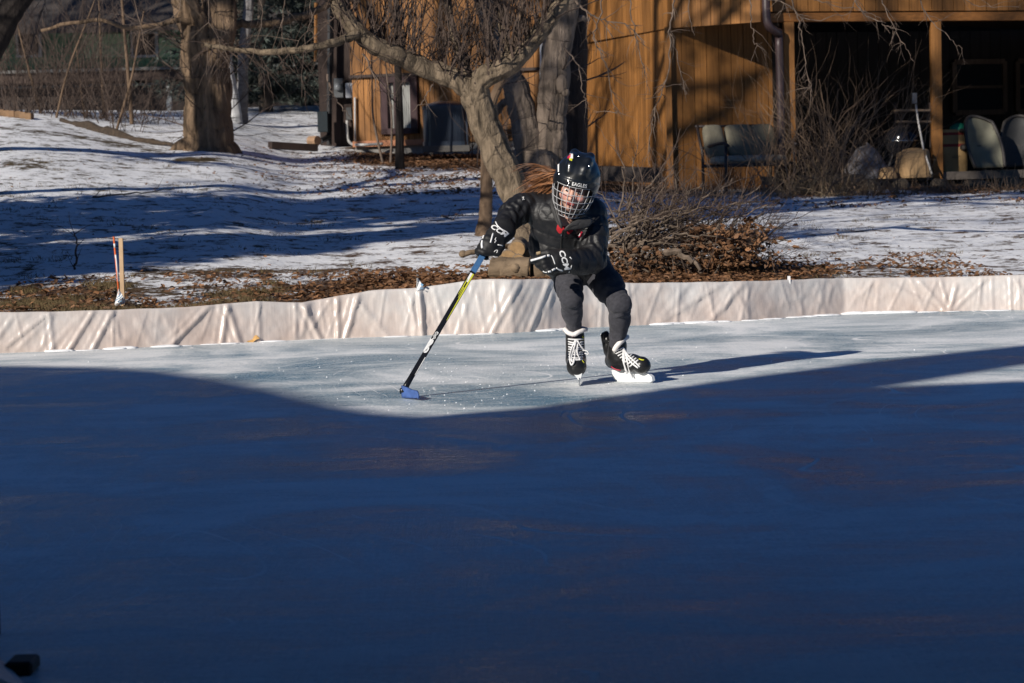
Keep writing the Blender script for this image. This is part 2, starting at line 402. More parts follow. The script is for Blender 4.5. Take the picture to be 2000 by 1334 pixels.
# ------------------------------------------------------------------ rink boards (liner over low boards)
FOLDS = [(100, 0, 17, .75, .030, 10), (184, 0, 131, 1, .032, 9), (222, 0, 178, 1, .032, 9), (222, 0, 220, 1, .014, 5), (411, 0, 327, 1, .036, 11), (96, 0, 104, 1, .02, 8),
         (444, .1, 432, 1, .03, 9), (446, .1, 469, 1, .034, 9), (506, 0, 506, 1, .016, 7), (592, 0, 626, 1, .045, 10), (605, 0, 590, .8, .02, 9), (660, 0, 660, 1, .03, 8), (703, 0, 673, 1, .034, 9), (700, .2, 760, 1, .02, 9),
         (820, -.1, 826, 1, .06, 9), (795, .0, 818, .9, .02, 7), (850, .1, 870, 1, .015, 8), (1022, 0, 958, 1, .032, 9), (1078, 0, 1032, 1, .034, 9), (1050, .1, 1000, 1, .016, 9), (905, 0, 915, 1, .012, 8), (930, 0, 890, 1, .014, 9),
         (1405, .1, 1285, .95, .026, 13), (1460, 0, 1380, 1, .024, 12), (1462, 0, 1460, 1, .012, 6), (1350, .0, 1300, .7, .016, 12), (1550, 0, 1570, 1, .010, 7), (1600, .1, 1612, 1, .010, 7), (1745, .2, 1849, 1, .024, 9), (1800, .15, 1850, 1, .026, 9),
         (1868, .3, 1852, 1, .03, 8), (1925, .1, 1856, 1, .022, 10), (1940, 0, 1938, 1, .012, 6), (1976, 0, 1974, 1, .02, 5), (1992, 0, 1992, 1, .016, 5), (20, .2, -30, 1, .02, 10), (270, .3, 300, 1, .010, 14), (150, .2, 90, 1, .014, 12)]
random.seed(77)
for _ in range(95):
    u_ = random.uniform(-200, 2200); a_ = random.choice((0, 0, .15, .3)); FOLDS.append((u_, a_, u_ + random.gauss(-14, 34), random.uniform(.55, 1), random.uniform(.006, .016), random.uniform(3.5, 7)))
def liner():
    us = np.arange(-640, 2660, 3.0); nv = 16; V = []
    bx = [x for x, _ in BASEPX]; tx = [x for x, _ in TOPPX]
    for u in us:
        b = G(u, np.interp(u, bx, [y for _, y in BASEPX]) if -300 <= u <= 2300 else (703 if u < 0 else 596)); 
        tz = board_top(b.x)
        for j in range(nv + 4):
            if j <= nv:
                t = j / nv; p = Vector((b.x, b.y + .05 * t, tz * t - .015 * (1 - t)))
                vv = 1 - t; out = 0
                for (ua, va, ub, vb, amp, w) in FOLDS:
                    if vv < va - .15 or vv > vb + .12: continue
                    k = (vv - va) / (vb - va); uc = ua + (ub - ua) * k; d = (u - uc) / w
                    if abs(d) > 3: continue
                    amp_ = amp * .6; d = d * 1.6; e = 1 if va <= vv <= vb else max(0, 1 - abs(min(vv - va, vb - vv, 0)) / .15)
                    out += amp_ * (math.exp(-d * d) + .35 * math.exp(-((d + 2.6) / .9) ** 2) - .12 * math.exp(-((d - 1.6) / .8) ** 2)) * e
                out += .016 * mnoise.noise(Vector((b.x * 2.2, t * .8, 3))) + .008 * mnoise.noise(Vector((b.x * 7 + t * 2, t * 1.5, 7))) + .006 * abs(mnoise.noise(Vector((b.x * 11 - t * 2.6, t * 1.2, 17)))) + .004 * mnoise.noise(Vector((b.x * 24 + t * 3, t * 5, 27)))
                out *= min(1, (1 - t) * 6 + .35)
                p.y -= out
                p.z += (.006 * mnoise.noise(Vector((b.x * 5, 0, 2))) + .012 * mnoise.noise(Vector((b.x * 1.7, 0, 12)))) * t
            else:
                q = j - nv; p = Vector((b.x, b.y + .05 + .04 * q, tz - [0, .003, .03, .14][q] + .006 * mnoise.noise(Vector((b.x * 5, 0, 2))) + .012 * mnoise.noise(Vector((b.x * 1.7, 0, 12)))))
            V.append(p)
    n = nv + 4; Fq = [[i * n + j, (i + 1) * n + j, (i + 1) * n + j + 1, i * n + j + 1] for i in range(len(us) - 1) for j in range(n - 1)]
    root = thing('rink_wall', 'low rink wall wrapped in wrinkled whitish plastic liner along far edge of ice', 'rink wall', G(1000, 650))
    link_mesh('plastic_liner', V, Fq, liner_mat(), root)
    mb = MB()
    for i in range(0, len(us) - 40, 40):
        a = Vector(V[i * n]); c = Vector(V[(i + 40) * n]); a.y += .16; c.y += .16
        za = board_top(a.x) * .5; mb.beam((a.x, a.y + .02, za * .9), (c.x, c.y + .02, board_top(c.x) * .45), .03, za * 1.6)
    mb.build('board', wood_mat('pine_board', (.42, .30, .19), vert=False), root)
liner()
# shaved snow along the foot of the wall and loose crumbs on the ice
mb = MB()
for (ua, ub, n_, h_) in ((1640, 1780, 26, .030), (1290, 1420, 20, .022), (1560, 1640, 4, .016), (105, 130, 5, .03), (225, 245, 4, .025), (310, 330, 4, .02), (420, 600, 5, .012), (1060, 1110, 9, .022), (700, 960, 5, .01), (1800, 2000, 6, .01), (1430, 1560, 5, .012), (0, 420, 5, .01)):
    for _ in range(n_):
        u = random.uniform(ua, ub); b = G(u, interp(u, [x for x, _ in BASEPX], [y for _, y in BASEPX]))
        r = random.uniform(.5, 1.2); s_ = random.random()
        mb.ellipsoid((b.x, b.y - .02 - .03 * s_, .0), (.07 * r + .02, .035 * r, h_ * r * .55), None, 8, 6, lambda p, q=random.random() * 9: 1 + .25 * mnoise.noise(p * 1.9 + Vector((q, 0, 0))))
snowm = M('shaved_snow', (.84, .85, .87), .8, 20, .05, bmp=.3, bd=.01)
o = mb.build('shaved_snow', snowm, smooth=True); tagged(o, 'shaved snow heaped along the foot of the rink wall', 'snow', kind='stuff')
mb = MB()
for _ in range(1500):
    if random.random() < .45: u, v_ = random.gauss(950, 230), random.uniform(700, 812)
    else: u, v_ = random.uniform(-50, 2050), 612 + 190 * random.random() ** 1.5
    p = G(u, v_)
    if p.y > board_y(p.x) - .03: continue
    r = .0012 + .0045 * random.random() ** 6
    mb.add([p + Vector((r, 0, 0)), p + Vector((-r, 0, 0)), p + Vector((0, r, 0)), p + Vector((0, -r, 0)), p + Vector((0, 0, r * 1.2))], [(0, 2, 4), (2, 1, 4), (1, 3, 4), (3, 0, 4)])
o = mb.build('ice_crumb', snowm, smooth=False); tagged(o, 'white ice crumbs scattered over the sunlit ice', 'ice crumbs', kind='stuff')

# ------------------------------------------------------------------ house
house = thing('wooden_house', 'orange brown cedar sided house with overhanging upper storey and dark porch', 'house', P(1312, 352, 36.6))
def wallplane(name, a, b, z0a, z1a, z0b, z1b, spacing, mat, parent=house, groove=.012, depth=.012):
    """vertical boards from a to b (xy), front faces toward the viewer's side (left normal)"""
    a = Vector((a[0], a[1], 0)); b = Vector((b[0], b[1], 0)); d = b - a; L = d.length; d.normalize(); nrm = Vector((d.y, -d.x, 0))
    n = max(1, round(L / spacing)); mb = MB(); w = L / n; up = Vector((0, 0, 1))
    def z(t): return lerp(z0a, z0b, t / L), lerp(z1a, z1b, t / L)
    q = [a - nrm * depth, b - nrm * depth]
    mb.tint = 0.0; mb.prism([q[0] + up * z0a, q[1] + up * z0b, q[1] + up * z1b, q[0] + up * z1a], -nrm * .12)
    for i in range(n):
        s0 = i * w + groove / 2; s1 = (i + 1) * w - groove / 2; mb.tint = random.random()
        A0, A1 = z(s0); B0, B1 = z(s1); p0 = a + d * s0; p1 = a + d * s1
        mb.prism([p0 + up * A0, p1 + up * B0, p1 + up * B1, p0 + up * A1], -nrm * (depth + .01))
    return mb.build(name, mat, parent)
def XY(px, Y): p = P(px, 350, Y); return (p.x, p.y)
Zp = lambda px, py, Y: P(px, py, Y).z
UPZ = 6.4
cl, cr_ = XY(693, 41.5), XY(1160, 40.0)
z0 = Zp(693, 284, 41.5); zt = Zp(693, 150, 41.5)
# left wing lower wall in pieces round the window
wl, wr = 750, 822
tt = lambda px: (px - 693) / (1160 - 693)
def LW(px): 
    Y = lerp(41.5, 40.0, tt(px)); return XY(px, Y)
def LWa(px, off):
    d = Vector((cr_[0] - cl[0], cr_[1] - cl[1])).normalized(); p = LW(px); return (p[0] + d.y * off, p[1] - d.x * off)
wallplane('wall', LW(693), LW(wl), z0, zt, z0, zt, .10, cedar); wallplane('wall', LW(wr), cr_, z0, zt, z0, zt, .10, cedar)
zs = Zp(785, 262, 41.3)
wallplane('wall', LW(wl), LW(wr), z0, zs, z0, zs, .10, cedar)
wallplane('wall', LWa(693, .06), LWa(1160, .06), zt, UPZ, zt, UPZ, .20, cedar)
wallplane('wall', XY(628, 43), XY(692, 43), z0 - .1, UPZ, z0 - .1, UPZ, .2, darkwood)  # shaded recess: its shade is put into the dark wood colour
mb = MB(); p = Vector((*LWa(690, .04), 0)); q = Vector((*LWa(1160, .04), 0))
mb.beam(p + Vector((0, 0, zt)), q + Vector((0, 0, zt)), .05, .05); mb.build('trim_band', darkwood, house)
mb = MB(); mb.beam(Vector((*LWa(693, .03), z0 + .02)), Vector((*LWa(830, .03), z0 + .02)), .04, .10); mb.build('sill_board', M('copper_trim', (.36, .14, .06), .6), house)
mb = MB(); mb.beam(Vector((*LWa(693, -.3), z0 - .25)), Vector((*LWa(1160, -.3), z0 - .25)), .5, .5); mb.build('foundation', M('concrete', (.22, .21, .2), .9, 10, .2), house)
# window with curtain
wz1 = zt - .03
win = None
mb = MB(); A = Vector((*LWa(wl, .02), 0)); B = Vector((*LWa(wr, .02), 0)); up = Vector((0, 0, 1)); fw = .13
d = (B - A).normalized()
mb.beam(A + up * zs + d * fw / 2, A + up * wz1 + d * fw / 2, fw, .10, d.cross(up)); mb.beam(B + up * zs - d * fw / 2, B + up * wz1 - d * fw / 2, fw, .10, d.cross(up))
mb.beam(A + up * (zs + .05), B + up * (zs + .05), .10, .10); mb.beam(A + up * (wz1 - .05), B + up * (wz1 - .05), .10, .10)
mid = (A + B) / 2 - d * .07; mb.beam(mid + up * zs, mid + up * wz1, .05, .08, d.cross(up))
win = mb.build('window', wood_mat('maroon_frame', (.045, .022, .024)), house)
glass, gn, gl, gb = newmat('window_glass'); gb.inputs['Base Color'].default_value = (.02, .022, .025, 1); gb.inputs['Roughness'].default_value = .04
mb = MB(); off = Vector((d.y, -d.x, 0)); 
c0 = A - off * .10
mb.prism([c0 + up * zs, B - off * .10 + up * zs, B - off * .10 + up * wz1, c0 + up * wz1], -off * .03); mb.build('pane', void, win)
mb = MB(); N = 40
for k in range(N):
    def cp(k): t = k / N; return A + d * (fw + (B - A - d * 2 * fw).length * t) - off * (.055 + .012 * math.sin(k * 1.9))
    if .28 < k / N < .46: continue
    a_, b_ = cp(k), cp(k + 1); mb.quad(a_ + up * (zs + .1), b_ + up * (zs + .1), b_ + up * (wz1 - .1), a_ + up * (wz1 - .1))
mb.build('curtain', M('grey_curtain', (.42, .42, .40), .9, 5, .1), win, smooth=True)

# meter, box, conduits
Zq = lambda py: Zp(660, py, 43)
def wallpt(px, py, off=.05): Y = 43 - off if px < 692 else lerp(41.5, 40, tt(px)) - off; return P(px, py, Y)
mb = MB(); c = wallpt(661, 172, .12); mb.box(c, (.17, .14, .34)); mb.build('meter_box', M('meter_grey', (.10, .105, .11), .5), house)
mb = MB(); mb.ellipsoid(wallpt(661, 170, .22), (.075, .07, .075)); mb.build('electric_meter', M('meter_glass', (.16, .17, .18), .15), house, smooth=True)
mb = MB(); c = wallpt(684, 177, .15); mb.box(c, (.15, .22, .26)); mb.build('utility_box', M('utility_grey', (.34, .35, .38), .5), house)
mb = MB(); c = wallpt(682, 222, .14); mb.box(c, (.10, .14, .22)); mb.build('meter_box', M('dark_grey_box', (.07, .07, .07), .6), house)
cond = M('conduit_grey', (.38, .37, .36), .45)
mb = MB(); mb.tube([wallpt(693, 190, .07), wallpt(694, 276, .07)], .018, 8); mb.build('conduit', cond, house, smooth=True)
mb = MB(); mb.tube(polyline([wallpt(678, 235, .12), wallpt(679, 265, .12), wallpt(684, 279, .3), wallpt(700, 283, .25), wallpt(748, 281, .2)], 6), .026, 8); mb.build('conduit', cond, house, smooth=True)
mb = MB(); mb.tube([wallpt(645, -30, .2), wallpt(643, 283, .2)], .05, 6); mb.tube(polyline([wallpt(643, 262, .2), wallpt(640, 268, .3), wallpt(626, 276, .6)], 4), .05, 6); mb.build('downspout', black, house)
mb = MB(); mb.box(wallpt(631, 238, .4), (.18, .22, .36)); mb.build('utility_box', M('teal_black_box', (.015, .022, .026), .4), house)
mb = MB(); mb.tube([wallpt(616, 120, .3), wallpt(617, 5, .3)], .03, 6); mb.build('corner_post', cedar, house)
mb = MB(); mb.tube([P(1058, 40, 39.6), P(1058, 175, 39.6)], .03, 8); mb.build('downspout', M('white_pipe', (.6, .6, .6), .5), house, smooth=True)

# right wing
A2, B2, C2, D2 = XY(1142, 40.2), XY(1312, 36.6), XY(1528, 37.1), XY(1492, 35.6)
zov = 3.30; zg = .6
wallplane('wall', A2, B2, 1.0, zov, zg, zov, .11, cedar)
wallplane('wall', B2, C2, zg, zov + .1, zg, zov + .1, .195, cedar)
n2 = Vector((B2[0] - A2[0], B2[1] - A2[1])).normalized(); o2 = (n2.y * .05, -n2.x * .05)
wallplane('wall', (A2[0] + o2[0], A2[1] + o2[1]), (B2[0] + o2[0] + .03, B2[1] + o2[1] - .03), zov - .02, UPZ, zov - .02, UPZ, .17, cedar)
wallplane('wall', (B2[0] + .05, B2[1] - .08), D2, zov - .02, UPZ, zov - .02, UPZ, .165, cedar)
E2, Fp = XY(1500, 35.6), XY(2500, 38.2)
wallplane('wall', (D2[0] + .02, D2[1]), Fp, zov + .13, UPZ, zov + .13, UPZ, .185, cedar)
# corner boards
mb = MB(); mb.box((B2[0] - .02, B2[1] - .03, (zg + zov) / 2), (.09, .09, zov - zg)); mb.build('corner_board', cedar, house)
# soffit and porch ceiling
dF = (Vector(Fp) - Vector(E2)).normalized(); inn = Vector((-dF.y, dF.x))
if inn.y < 0: inn = -inn
E3 = Vector(E2) + inn * 6; F3 = Vector(Fp) + inn * 6
mb = MB(); v3 = lambda p, z: Vector((p[0], p[1], z))
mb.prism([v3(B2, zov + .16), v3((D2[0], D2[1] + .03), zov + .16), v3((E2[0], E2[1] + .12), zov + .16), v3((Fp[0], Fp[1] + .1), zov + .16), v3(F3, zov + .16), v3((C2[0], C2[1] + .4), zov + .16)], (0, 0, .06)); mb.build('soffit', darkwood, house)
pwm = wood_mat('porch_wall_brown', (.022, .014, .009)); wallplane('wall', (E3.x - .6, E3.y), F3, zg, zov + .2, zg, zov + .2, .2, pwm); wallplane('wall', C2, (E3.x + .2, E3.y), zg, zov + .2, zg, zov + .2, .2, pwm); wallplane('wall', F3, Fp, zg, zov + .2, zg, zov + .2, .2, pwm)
# beam and posts
mb = MB(); yb_ = lambda px: lerp(35.6, 38.2, (px - 1500) / 1000)
a_, b_ = v3(XY(1497, 35.63), zov + .04), v3(XY(2500, 38.23), zov + .04); mb.beam(a_, b_, .14, .13); mb.build('beam', trimw, house)
for px in (1537, 1824, 2290):
    Y = yb_(px) + .02; p = P(px, 47, Y); mb = MB(); mb.box((p.x + .02, p.y, (zg + .1 + zov - .03) / 2), (.155, .15, zov - .03 - zg - .1)); mb.build('post', cedar, house)
# porch floor
mb = MB(); zf = 1.02
mb.prism([v3((E2[0] - .1, E2[1] - .02), zf - .12), v3((Fp[0], Fp[1] - .02), zf - .12), v3(F3, zf - .12), v3((C2[0], C2[1] + .4), zf - .12)], (0, 0, .12)); mb.build('porch_floor', M('patio_concrete', (.12, .10, .085), .9, 6, .3), house)
# dark brown downspout at the porch corner
mb = MB(); pts = [P(1496, -40, 35.45), P(1497, 30, 35.4), P(1503, 52, 35.4), P(1519, 66, 35.5), P(1522, 90, 35.55), P(1528, 352, 35.55)]
mb.tube(polyline(pts, 4), .062, 8); mb.build('downspout', M('brown_downspout', (.05, .03, .03), .45), house, smooth=True)
# wall lamp under the overhang
lp = P(1446, 115, 38.2)
mb = MB(); mb.box(lp + Vector((0, 0, .1)), (.13, .13, .03)); mb.box(lp + Vector((0, .04, .02)), (.05, .16, .05))
for sx in (-1, 1):
    for sy in (-1, 1): mb.box(lp + Vector((sx * .055, sy * .055, 0)), (.012, .012, .2))
lamp = mb.build('wall_lamp', black, house)
mb = MB(); mb.box(lp, (.09, .09, .16)); mb.build('lamp_glass', M('frosted_glass', (.35, .34, .3), .3), lamp)
# porch windows
off = -Vector((inn.x, inn.y, 0)); dF3 = Vector((dF.x, dF.y, 0))
def pw(px, w, z0, z1):
    t = (P(px, 300, 1).x); # intersect column with back wall
    dr = ray(px, 200); n_ = Vector((inn.x, inn.y, 0)); k = (Vector((E3.x, E3.y, 0)) - Vector((0, 0, 0))).dot(n_) / Vector((dr.x, dr.y, 0)).dot(n_)
    a = Vector((dr.x * k, dr.y * k, 0)) + off * .03; b = a + dF3 * w; up = Vector((0, 0, 1)); mb = MB()
    for (p, q) in ((a + up * z0, a + up * z1), (b + up * z0, b + up * z1)): mb.beam(p, q, .09, .08, off)
    for zz in (z0, z1, (z0 + z1) / 2): mb.beam(a + up * zz, b + up * zz, .08, .09 if zz in (z0, z1) else .05)
    wf = mb.build('window', wood_mat('brown_frame', (.14, .09, .06)), house)
    mb = MB(); mb.prism([a + up * z0, b + up * z0, b + up * z1, a + up * z1], -off * .02); mb.build('pane', glass, wf)
pw(1862, 1.0, 2.05, 2.95); pw(1985, 1.0, 2.05, 2.95)
# roof
mb = MB(); shing = M('dark_shingles', (.05, .042, .038), .9, 25, .4)
rz = UPZ; rl = [(cl[0] - .9, cl[1] - .6), (A2[0], A2[1] - .5), (B2[0], B2[1] - .6), (D2[0], D2[1] - .5), (Fp[0], Fp[1] - .5), (Fp[0] + 1, Fp[1] + 12), (cl[0] - .9, cl[1] + 12)]
mb.prism([v3(p, rz) for p in rl], (0, 0, .15)); ridge = [(cl[0] - .9, cl[1] + 5, rz + 2.0), (Fp[0], Fp[1] + 5, rz + 2.0)]
mb.add([v3(rl[0], rz + .15), v3(rl[4], rz + .15), Vector(ridge[1]), Vector(ridge[0]), v3(rl[6], rz + .15), v3(rl[5], rz + .15)], [(0, 1, 2, 3), (3, 2, 5, 4), (0, 3, 4), (1, 5, 2)]); mb.build('roof', shing, house)
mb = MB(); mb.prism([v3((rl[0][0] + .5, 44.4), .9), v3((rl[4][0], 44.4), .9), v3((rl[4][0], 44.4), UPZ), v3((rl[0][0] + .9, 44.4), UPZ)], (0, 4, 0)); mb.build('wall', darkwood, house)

# ------------------------------------------------------------------ green house far left
gh = thing('green_house', 'green sided house with white trimmed windows and dark lower level behind the oak', 'house', P(330, 230, 62))
def ghp(px, py, Y=62): return P(px, py, Y)
def ghbox(name, x0, x1, y0, y1, mat, dep=.2, Y=62, parent=gh):
    a, b = ghp(x0, y0, Y), ghp(x1, y0, Y); zt_, zb_ = a.z, ghp((x0 + x1) / 2, y1, Y).z
    zt_ = ghp((x0 + x1) / 2, y0, Y).z; mb = MB(); mb.box(((a.x + b.x) / 2, Y + dep / 2, (zt_ + zb_) / 2), (b.x - a.x, dep, zt_ - zb_)); return mb.build(name, mat, parent)
green = M('green_siding', (.06, .17, .09), .7, 2, .2, (.3, .3, 14)); lgreen = M('pale_green_siding', (.30, .42, .23), .7, 2, .2, (.3, .3, 10))
dkbrown = M('dark_brown_siding', (.045, .032, .027), .8, 3, .3)
ghbox('wall', -700, 640, 58, 142, green, 8); ghbox('lower_wall', -700, 640, 142, 260, dkbrown, 7, 62.5)
ghbox('trim_band', -700, 640, 139, 145, M('grey_trim', (.15, .15, .145), .6), .1, 61.85); ghbox('trim_band', -100, 330, 166, 171, M('grey_trim', (.15, .15, .145), .6), .1, 62.3)
ghbox('band', -700, 640, 146, 165, M('rust_band', (.07, .045, .035), .8), .1, 61.95)
ghbox('panel', 163, 252, 66, 112, lgreen, .12, 61.85); ghbox('panel', 310, 352, 72, 112, lgreen, .12, 61.85)
ghbox('porch_post', 324, 334, 168, 230, M('white_trim', (.42, .42, .40), .6), .15, 61.6)
for (x0, x1) in ((254, 308), (30, 80), (470, 520)):
    f_ = ghbox('window', x0, x1, 62, 112, M('white_trim', (.42, .42, .40), .6), .1, 61.87); ghbox('pane', x0 + 5, x1 - 7, 66, 107, void, .1, 61.83, f_)
mb = MB(); a, b = ghp(-760, 60, 61), ghp(660, 60, 61); ze = ghp(0, 58, 61).z
mb.add([(a.x, 60.6, ze), (b.x, 60.6, ze), (b.x, 66, ze + 2.6), (a.x, 66, ze + 2.6), (b.x, 71.4, ze), (a.x, 71.4, ze), (a.x, 60.6, ze - .15), (b.x, 60.6, ze - .15)], [(0, 1, 2, 3), (3, 2, 4, 5), (6, 7, 1, 0), (0, 3, 5), (1, 4, 2)]); mb.build('roof', shing, gh)
# ------------------------------------------------------------------ trees
bark_apple = bark_mat('apple_bark', (.19, .145, .10), 13, (1, 1, .35), .75, 1.0, .06)
bark_oak = bark_mat('oak_bark', (.20, .135, .085), 10, (1, 1, .13), .8, 1.0, .12)
bark_grey = bark_mat('grey_bark', (.18, .14, .11), 12, (1, 1, .22), .7, 1.0, .06)
bark_thin = bark_mat('young_bark', (.15, .10, .065), 14, (1, 1, .25), .3, .5, .015)
twig_m = M('twig_bark', (.068, .045, .034), .8, 12, .4); twig_l = M('pale_twig', (.125, .09, .068), .8, 12, .4)
def wob(pts, amp, sub=5):
    q = polyline(pts, sub); return [p + rv(amp) if 0 < i < len(q) - 1 else p for i, p in enumerate(q)]
def lim(mb, pts, ra, rb, n=10, amp=.01, sub=5, lump=.12):
    q = wob(pts, amp, sub); N = len(q); k = random.random() * 50
    if ra > .045 and n >= 10: q = polyline(q, 4); N = len(q); n = int(n * 4)
    mb.tube(q, [lerp(ra, rb, (i / (N - 1)) ** .8) * (1 + lump * mnoise.noise(Vector((i * .55 / (5 if n > 30 else 1), k, 0)))) for i in range(N)], n, True, (ra * .075, 4.5, .9) if n > 30 else None); return q
def grow(mb, p, d, L, r, lev, droop=0.0, up=0.0, kids=4, spread=.9, seg=5, n=3):
    p = Vector(p); d = Vector(d).normalized(); pts = [p.copy()]
    for i in range(seg):
        d = (d + rv(.22) + Vector((0, 0, up - droop)) * (1 / seg)).normalized(); p = p + d * L / seg; pts.append(p.copy())
    rt = r * .35
    mb.tube(pts, [lerp(r, rt, i / seg) for i in range(seg + 1)], n if lev < 2 else max(n, 4), cap=False)
    if lev > 0:
        for _ in range(kids):
            i = random.randint(1, seg); dd = (pts[i] - pts[i - 1]).normalized()
            side = rv(1); side = (side - dd * side.dot(dd)).normalized()
            grow(mb, pts[i], dd + side * spread, L * random.uniform(.35, .65), lerp(r, rt, i / seg) * .7, lev - 1, droop, up, kids, spread, max(3, seg - 1), n)
def along(q, t):
    k = t * (len(q) - 1); i = min(int(k), len(q) - 2); return q[i].lerp(q[i + 1], k - i), (q[i + 1] - q[i]).normalized()

# apple tree in front of the house
DA = 21.0
AT = lambda px, py, dz=0: P(px, py, DA + dz)
root = thing('apple_tree', 'old bare apple tree with forked leaning trunk and tangled twigs behind the skater', 'tree', onground(*AT(1034, 480).xy))
mb = MB()
tr = lim(mb, [AT(1046, 520), AT(1036, 470), AT(1018, 410), AT(985, 330), AT(955, 265), AT(938, 215), AT(925, 180)], .125, .115, 14, .008)
l1 = lim(mb, [AT(935, 205), AT(905, 165, -.02), AT(862, 143, -.05), AT(815, 128, -.1), AT(765, 105, -.2), AT(715, 78, -.25), AT(680, 42, -.3), AT(655, 0, -.3), AT(630, -60, -.3)], .10, .05, 12, .01)
l2 = lim(mb, [AT(928, 195), AT(935, 165, -.05), AT(965, 140, -.1), AT(1000, 125, -.1), AT(1030, 92, -.05), AT(1062, 55, 0), AT(1095, 5, .1), AT(1130, -60, .2)], .095, .055, 12, .01)
l3 = lim(mb, [AT(700, 66, -.3), AT(670, 78, -.4), AT(635, 88, -.5), AT(580, 98, -.5), AT(520, 102, -.4), AT(470, 98, -.3), AT(430, 92, -.3), AT(400, 88, -.2)], .042, .02, 8, .006)
l4 = lim(mb, [AT(925, 165, 0), AT(905, 120, .1), AT(885, 60, .15), AT(870, -40, .2)], .05, .03, 8, .01)
l5 = lim(mb, [AT(1000, 125, 0), AT(985, 70, .1), AT(975, 10, .2), AT(960, -60, .2)], .045, .025, 8, .01)
mb.ellipsoid(AT(985, 113, -.05), (.06, .05, .06), None, 10, 6)
root_trunk = mb.build('trunk', bark_apple, root, smooth=True)
# overhead limbs that hang into the picture from above
mb = MB(); over = []
for pts, ra in (([AT(1130, -60, .2), AT(1190, -80, -.4), AT(1280, -95, -.9), AT(1400, -105, -1.2), AT(1560, -110, -1.4), AT(1700, -100, -1.4)], .05),
                ([AT(655, 0, -.3), AT(560, -40, -.6), AT(430, -60, -.8), AT(300, -55, -.8), AT(150, -60, -.6)], .045),
                ([AT(870, -40, .2), AT(820, -90, .3), AT(760, -120, .3)], .03)):
    over.append(lim(mb, pts, ra, ra * .5, 7, .01))
mb.build('limb', bark_apple, root, smooth=True)
random.seed(21)
mb = MB()
for q, nn, Lr in ((l1, 80, (.25, .85)), (l2, 56, (.25, .75)), (l4, 34, (.25, .7)), (l5, 34, (.25, .7)), (over[1], 34, (.25, .7)), (over[2], 30, (.3, .8))):
    for _ in range(nn):
        p, d = along(q, random.uniform(.12, 1)); mb.tint = random.random()
        grow(mb, p, Vector((random.uniform(-.6, .6), random.uniform(-.6, .6), random.uniform(.25, 1.1))), random.uniform(*Lr), random.uniform(.005, .010), 1, 0.1, .35, 4, .75, 6)
for _ in range(85):   # dense vertical water sprouts
    u = random.uniform(690, 1080); v = interp(u, [690, 760, 860, 925, 1000, 1080], [60, 100, 140, 165, 120, 40])
    grow(mb, AT(u, v, random.uniform(-.2, .2)), Vector((random.uniform(-.35, .35), random.uniform(-.4, .4), 1)), random.uniform(.35, 1.0), random.uniform(.006, .013), 1, 0, .5, 3, .5, 7)
for _ in range(26):
    p, d = along(l3, random.uniform(.05, 1)); grow(mb, p, Vector((random.uniform(-1, 1), random.uniform(-.5, .5), random.uniform(-.9, .8))), random.uniform(.15, .5), .005, 1, .3, 0, 3, .8, 5)
for q in (l1, l3):
    for _ in range(16):
        p, d = along(q, random.uniform(.3, 1)); grow(mb, p, Vector((random.uniform(-.8, .8), random.uniform(-.5, .3), random.uniform(-1, -.2))), random.uniform(.2, .55), .006, 1, .5, 0, 3, .7, 5)
mb.build('twigs', twig_m, root)['kind'] = 'stuff'
mb = MB()
def hang(pts, r, nt=9, L=(.08, .25)):
    r *= .75
    q = wob(pts, .012, 6); mb.tube(q, [lerp(r, r * .35, i / (len(q) - 1)) for i in range(len(q))], 5)
    for _ in range(nt):
        p, d = along(q, random.uniform(.1, 1)); grow(mb, p, d * .5 + rv(.9) + Vector((0, 0, -.25)), random.uniform(*L), r * .5, 1, .3, 0, 2, .8, 4)
H = lambda px, py, dz=-.8: AT(px, py, dz)
hang([H(640, 145), H(648, 180), H(668, 210), H(690, 235)], .012, 3); hang([H(708, 105), H(735, 150), H(755, 172), H(774, 188)], .012, 4); hang([H(845, 165), H(828, 195), H(805, 218)], .008, 3)
hang([H(1176, -40), H(1174, 25), H(1160, 70), H(1172, 100), H(1190, 150), H(1198, 205), H(1206, 222)], .010, 12); hang([H(1225, -20), H(1240, 60), H(1250, 100), H(1262, 150), H(1270, 185)], .008, 10); hang([H(1120, 0), H(1150, 25), H(1180, 40), H(1225, 50), H(1260, 90)], .012, 12)
hang([H(1310, -60), H(1316, 10), H(1308, 55), H(1308, 110), H(1296, 170), H(1278, 220), H(1268, 290), H(1270, 325)], .011, 20); hang([H(1308, 55), H(1320, 100), H(1332, 150), H(1340, 185)], .007, 8); hang([H(1345, -40), H(1348, 40), H(1356, 70)], .006, 4)
hang([H(1466, -40), H(1468, 35), H(1472, 75), H(1478, 90)], .008, 5); hang([H(1530, -40), H(1555, 25), H(1568, 75), H(1575, 130), H(1586, 180)], .009, 12); hang([H(1500, 0), H(1540, 10), H(1580, 40), H(1660, 25)], .008, 6)
hang([H(1660, -30), H(1680, 20), H(1720, 42), H(1752, 60)], .010, 8); hang([H(1716, -20), H(1735, 30), H(1760, 80), H(1785, 120)], .007, 6); hang([H(1590, 0), H(1640, 12), H(1690, 20), H(1730, 45)], .006, 5)
hang([H(1790, -20), H(1812, 30), H(1850, 70), H(1880, 95)], .007, 6); hang([H(1860, -30), H(1900, 10), H(1990, 14)], .006, 4); hang([H(1100, 90), H(1130, 130), H(1138, 180), H(1150, 205)], .009, 8)
hang([H(1180, 120), H(1215, 165), H(1290, 155)], .004, 2)
for (u, v) in ((250, 10), (330, 0), (420, 10), (500, 15), (560, 30), (600, 20), (180, 5), (90, 10)):
    hang([H(u, -40, -.5), H(u + random.uniform(-30, 30), v + 20, -.6), H(u + random.uniform(-70, 70), v + random.uniform(60, 120), -.7)], .007, 10, (.1, .4))
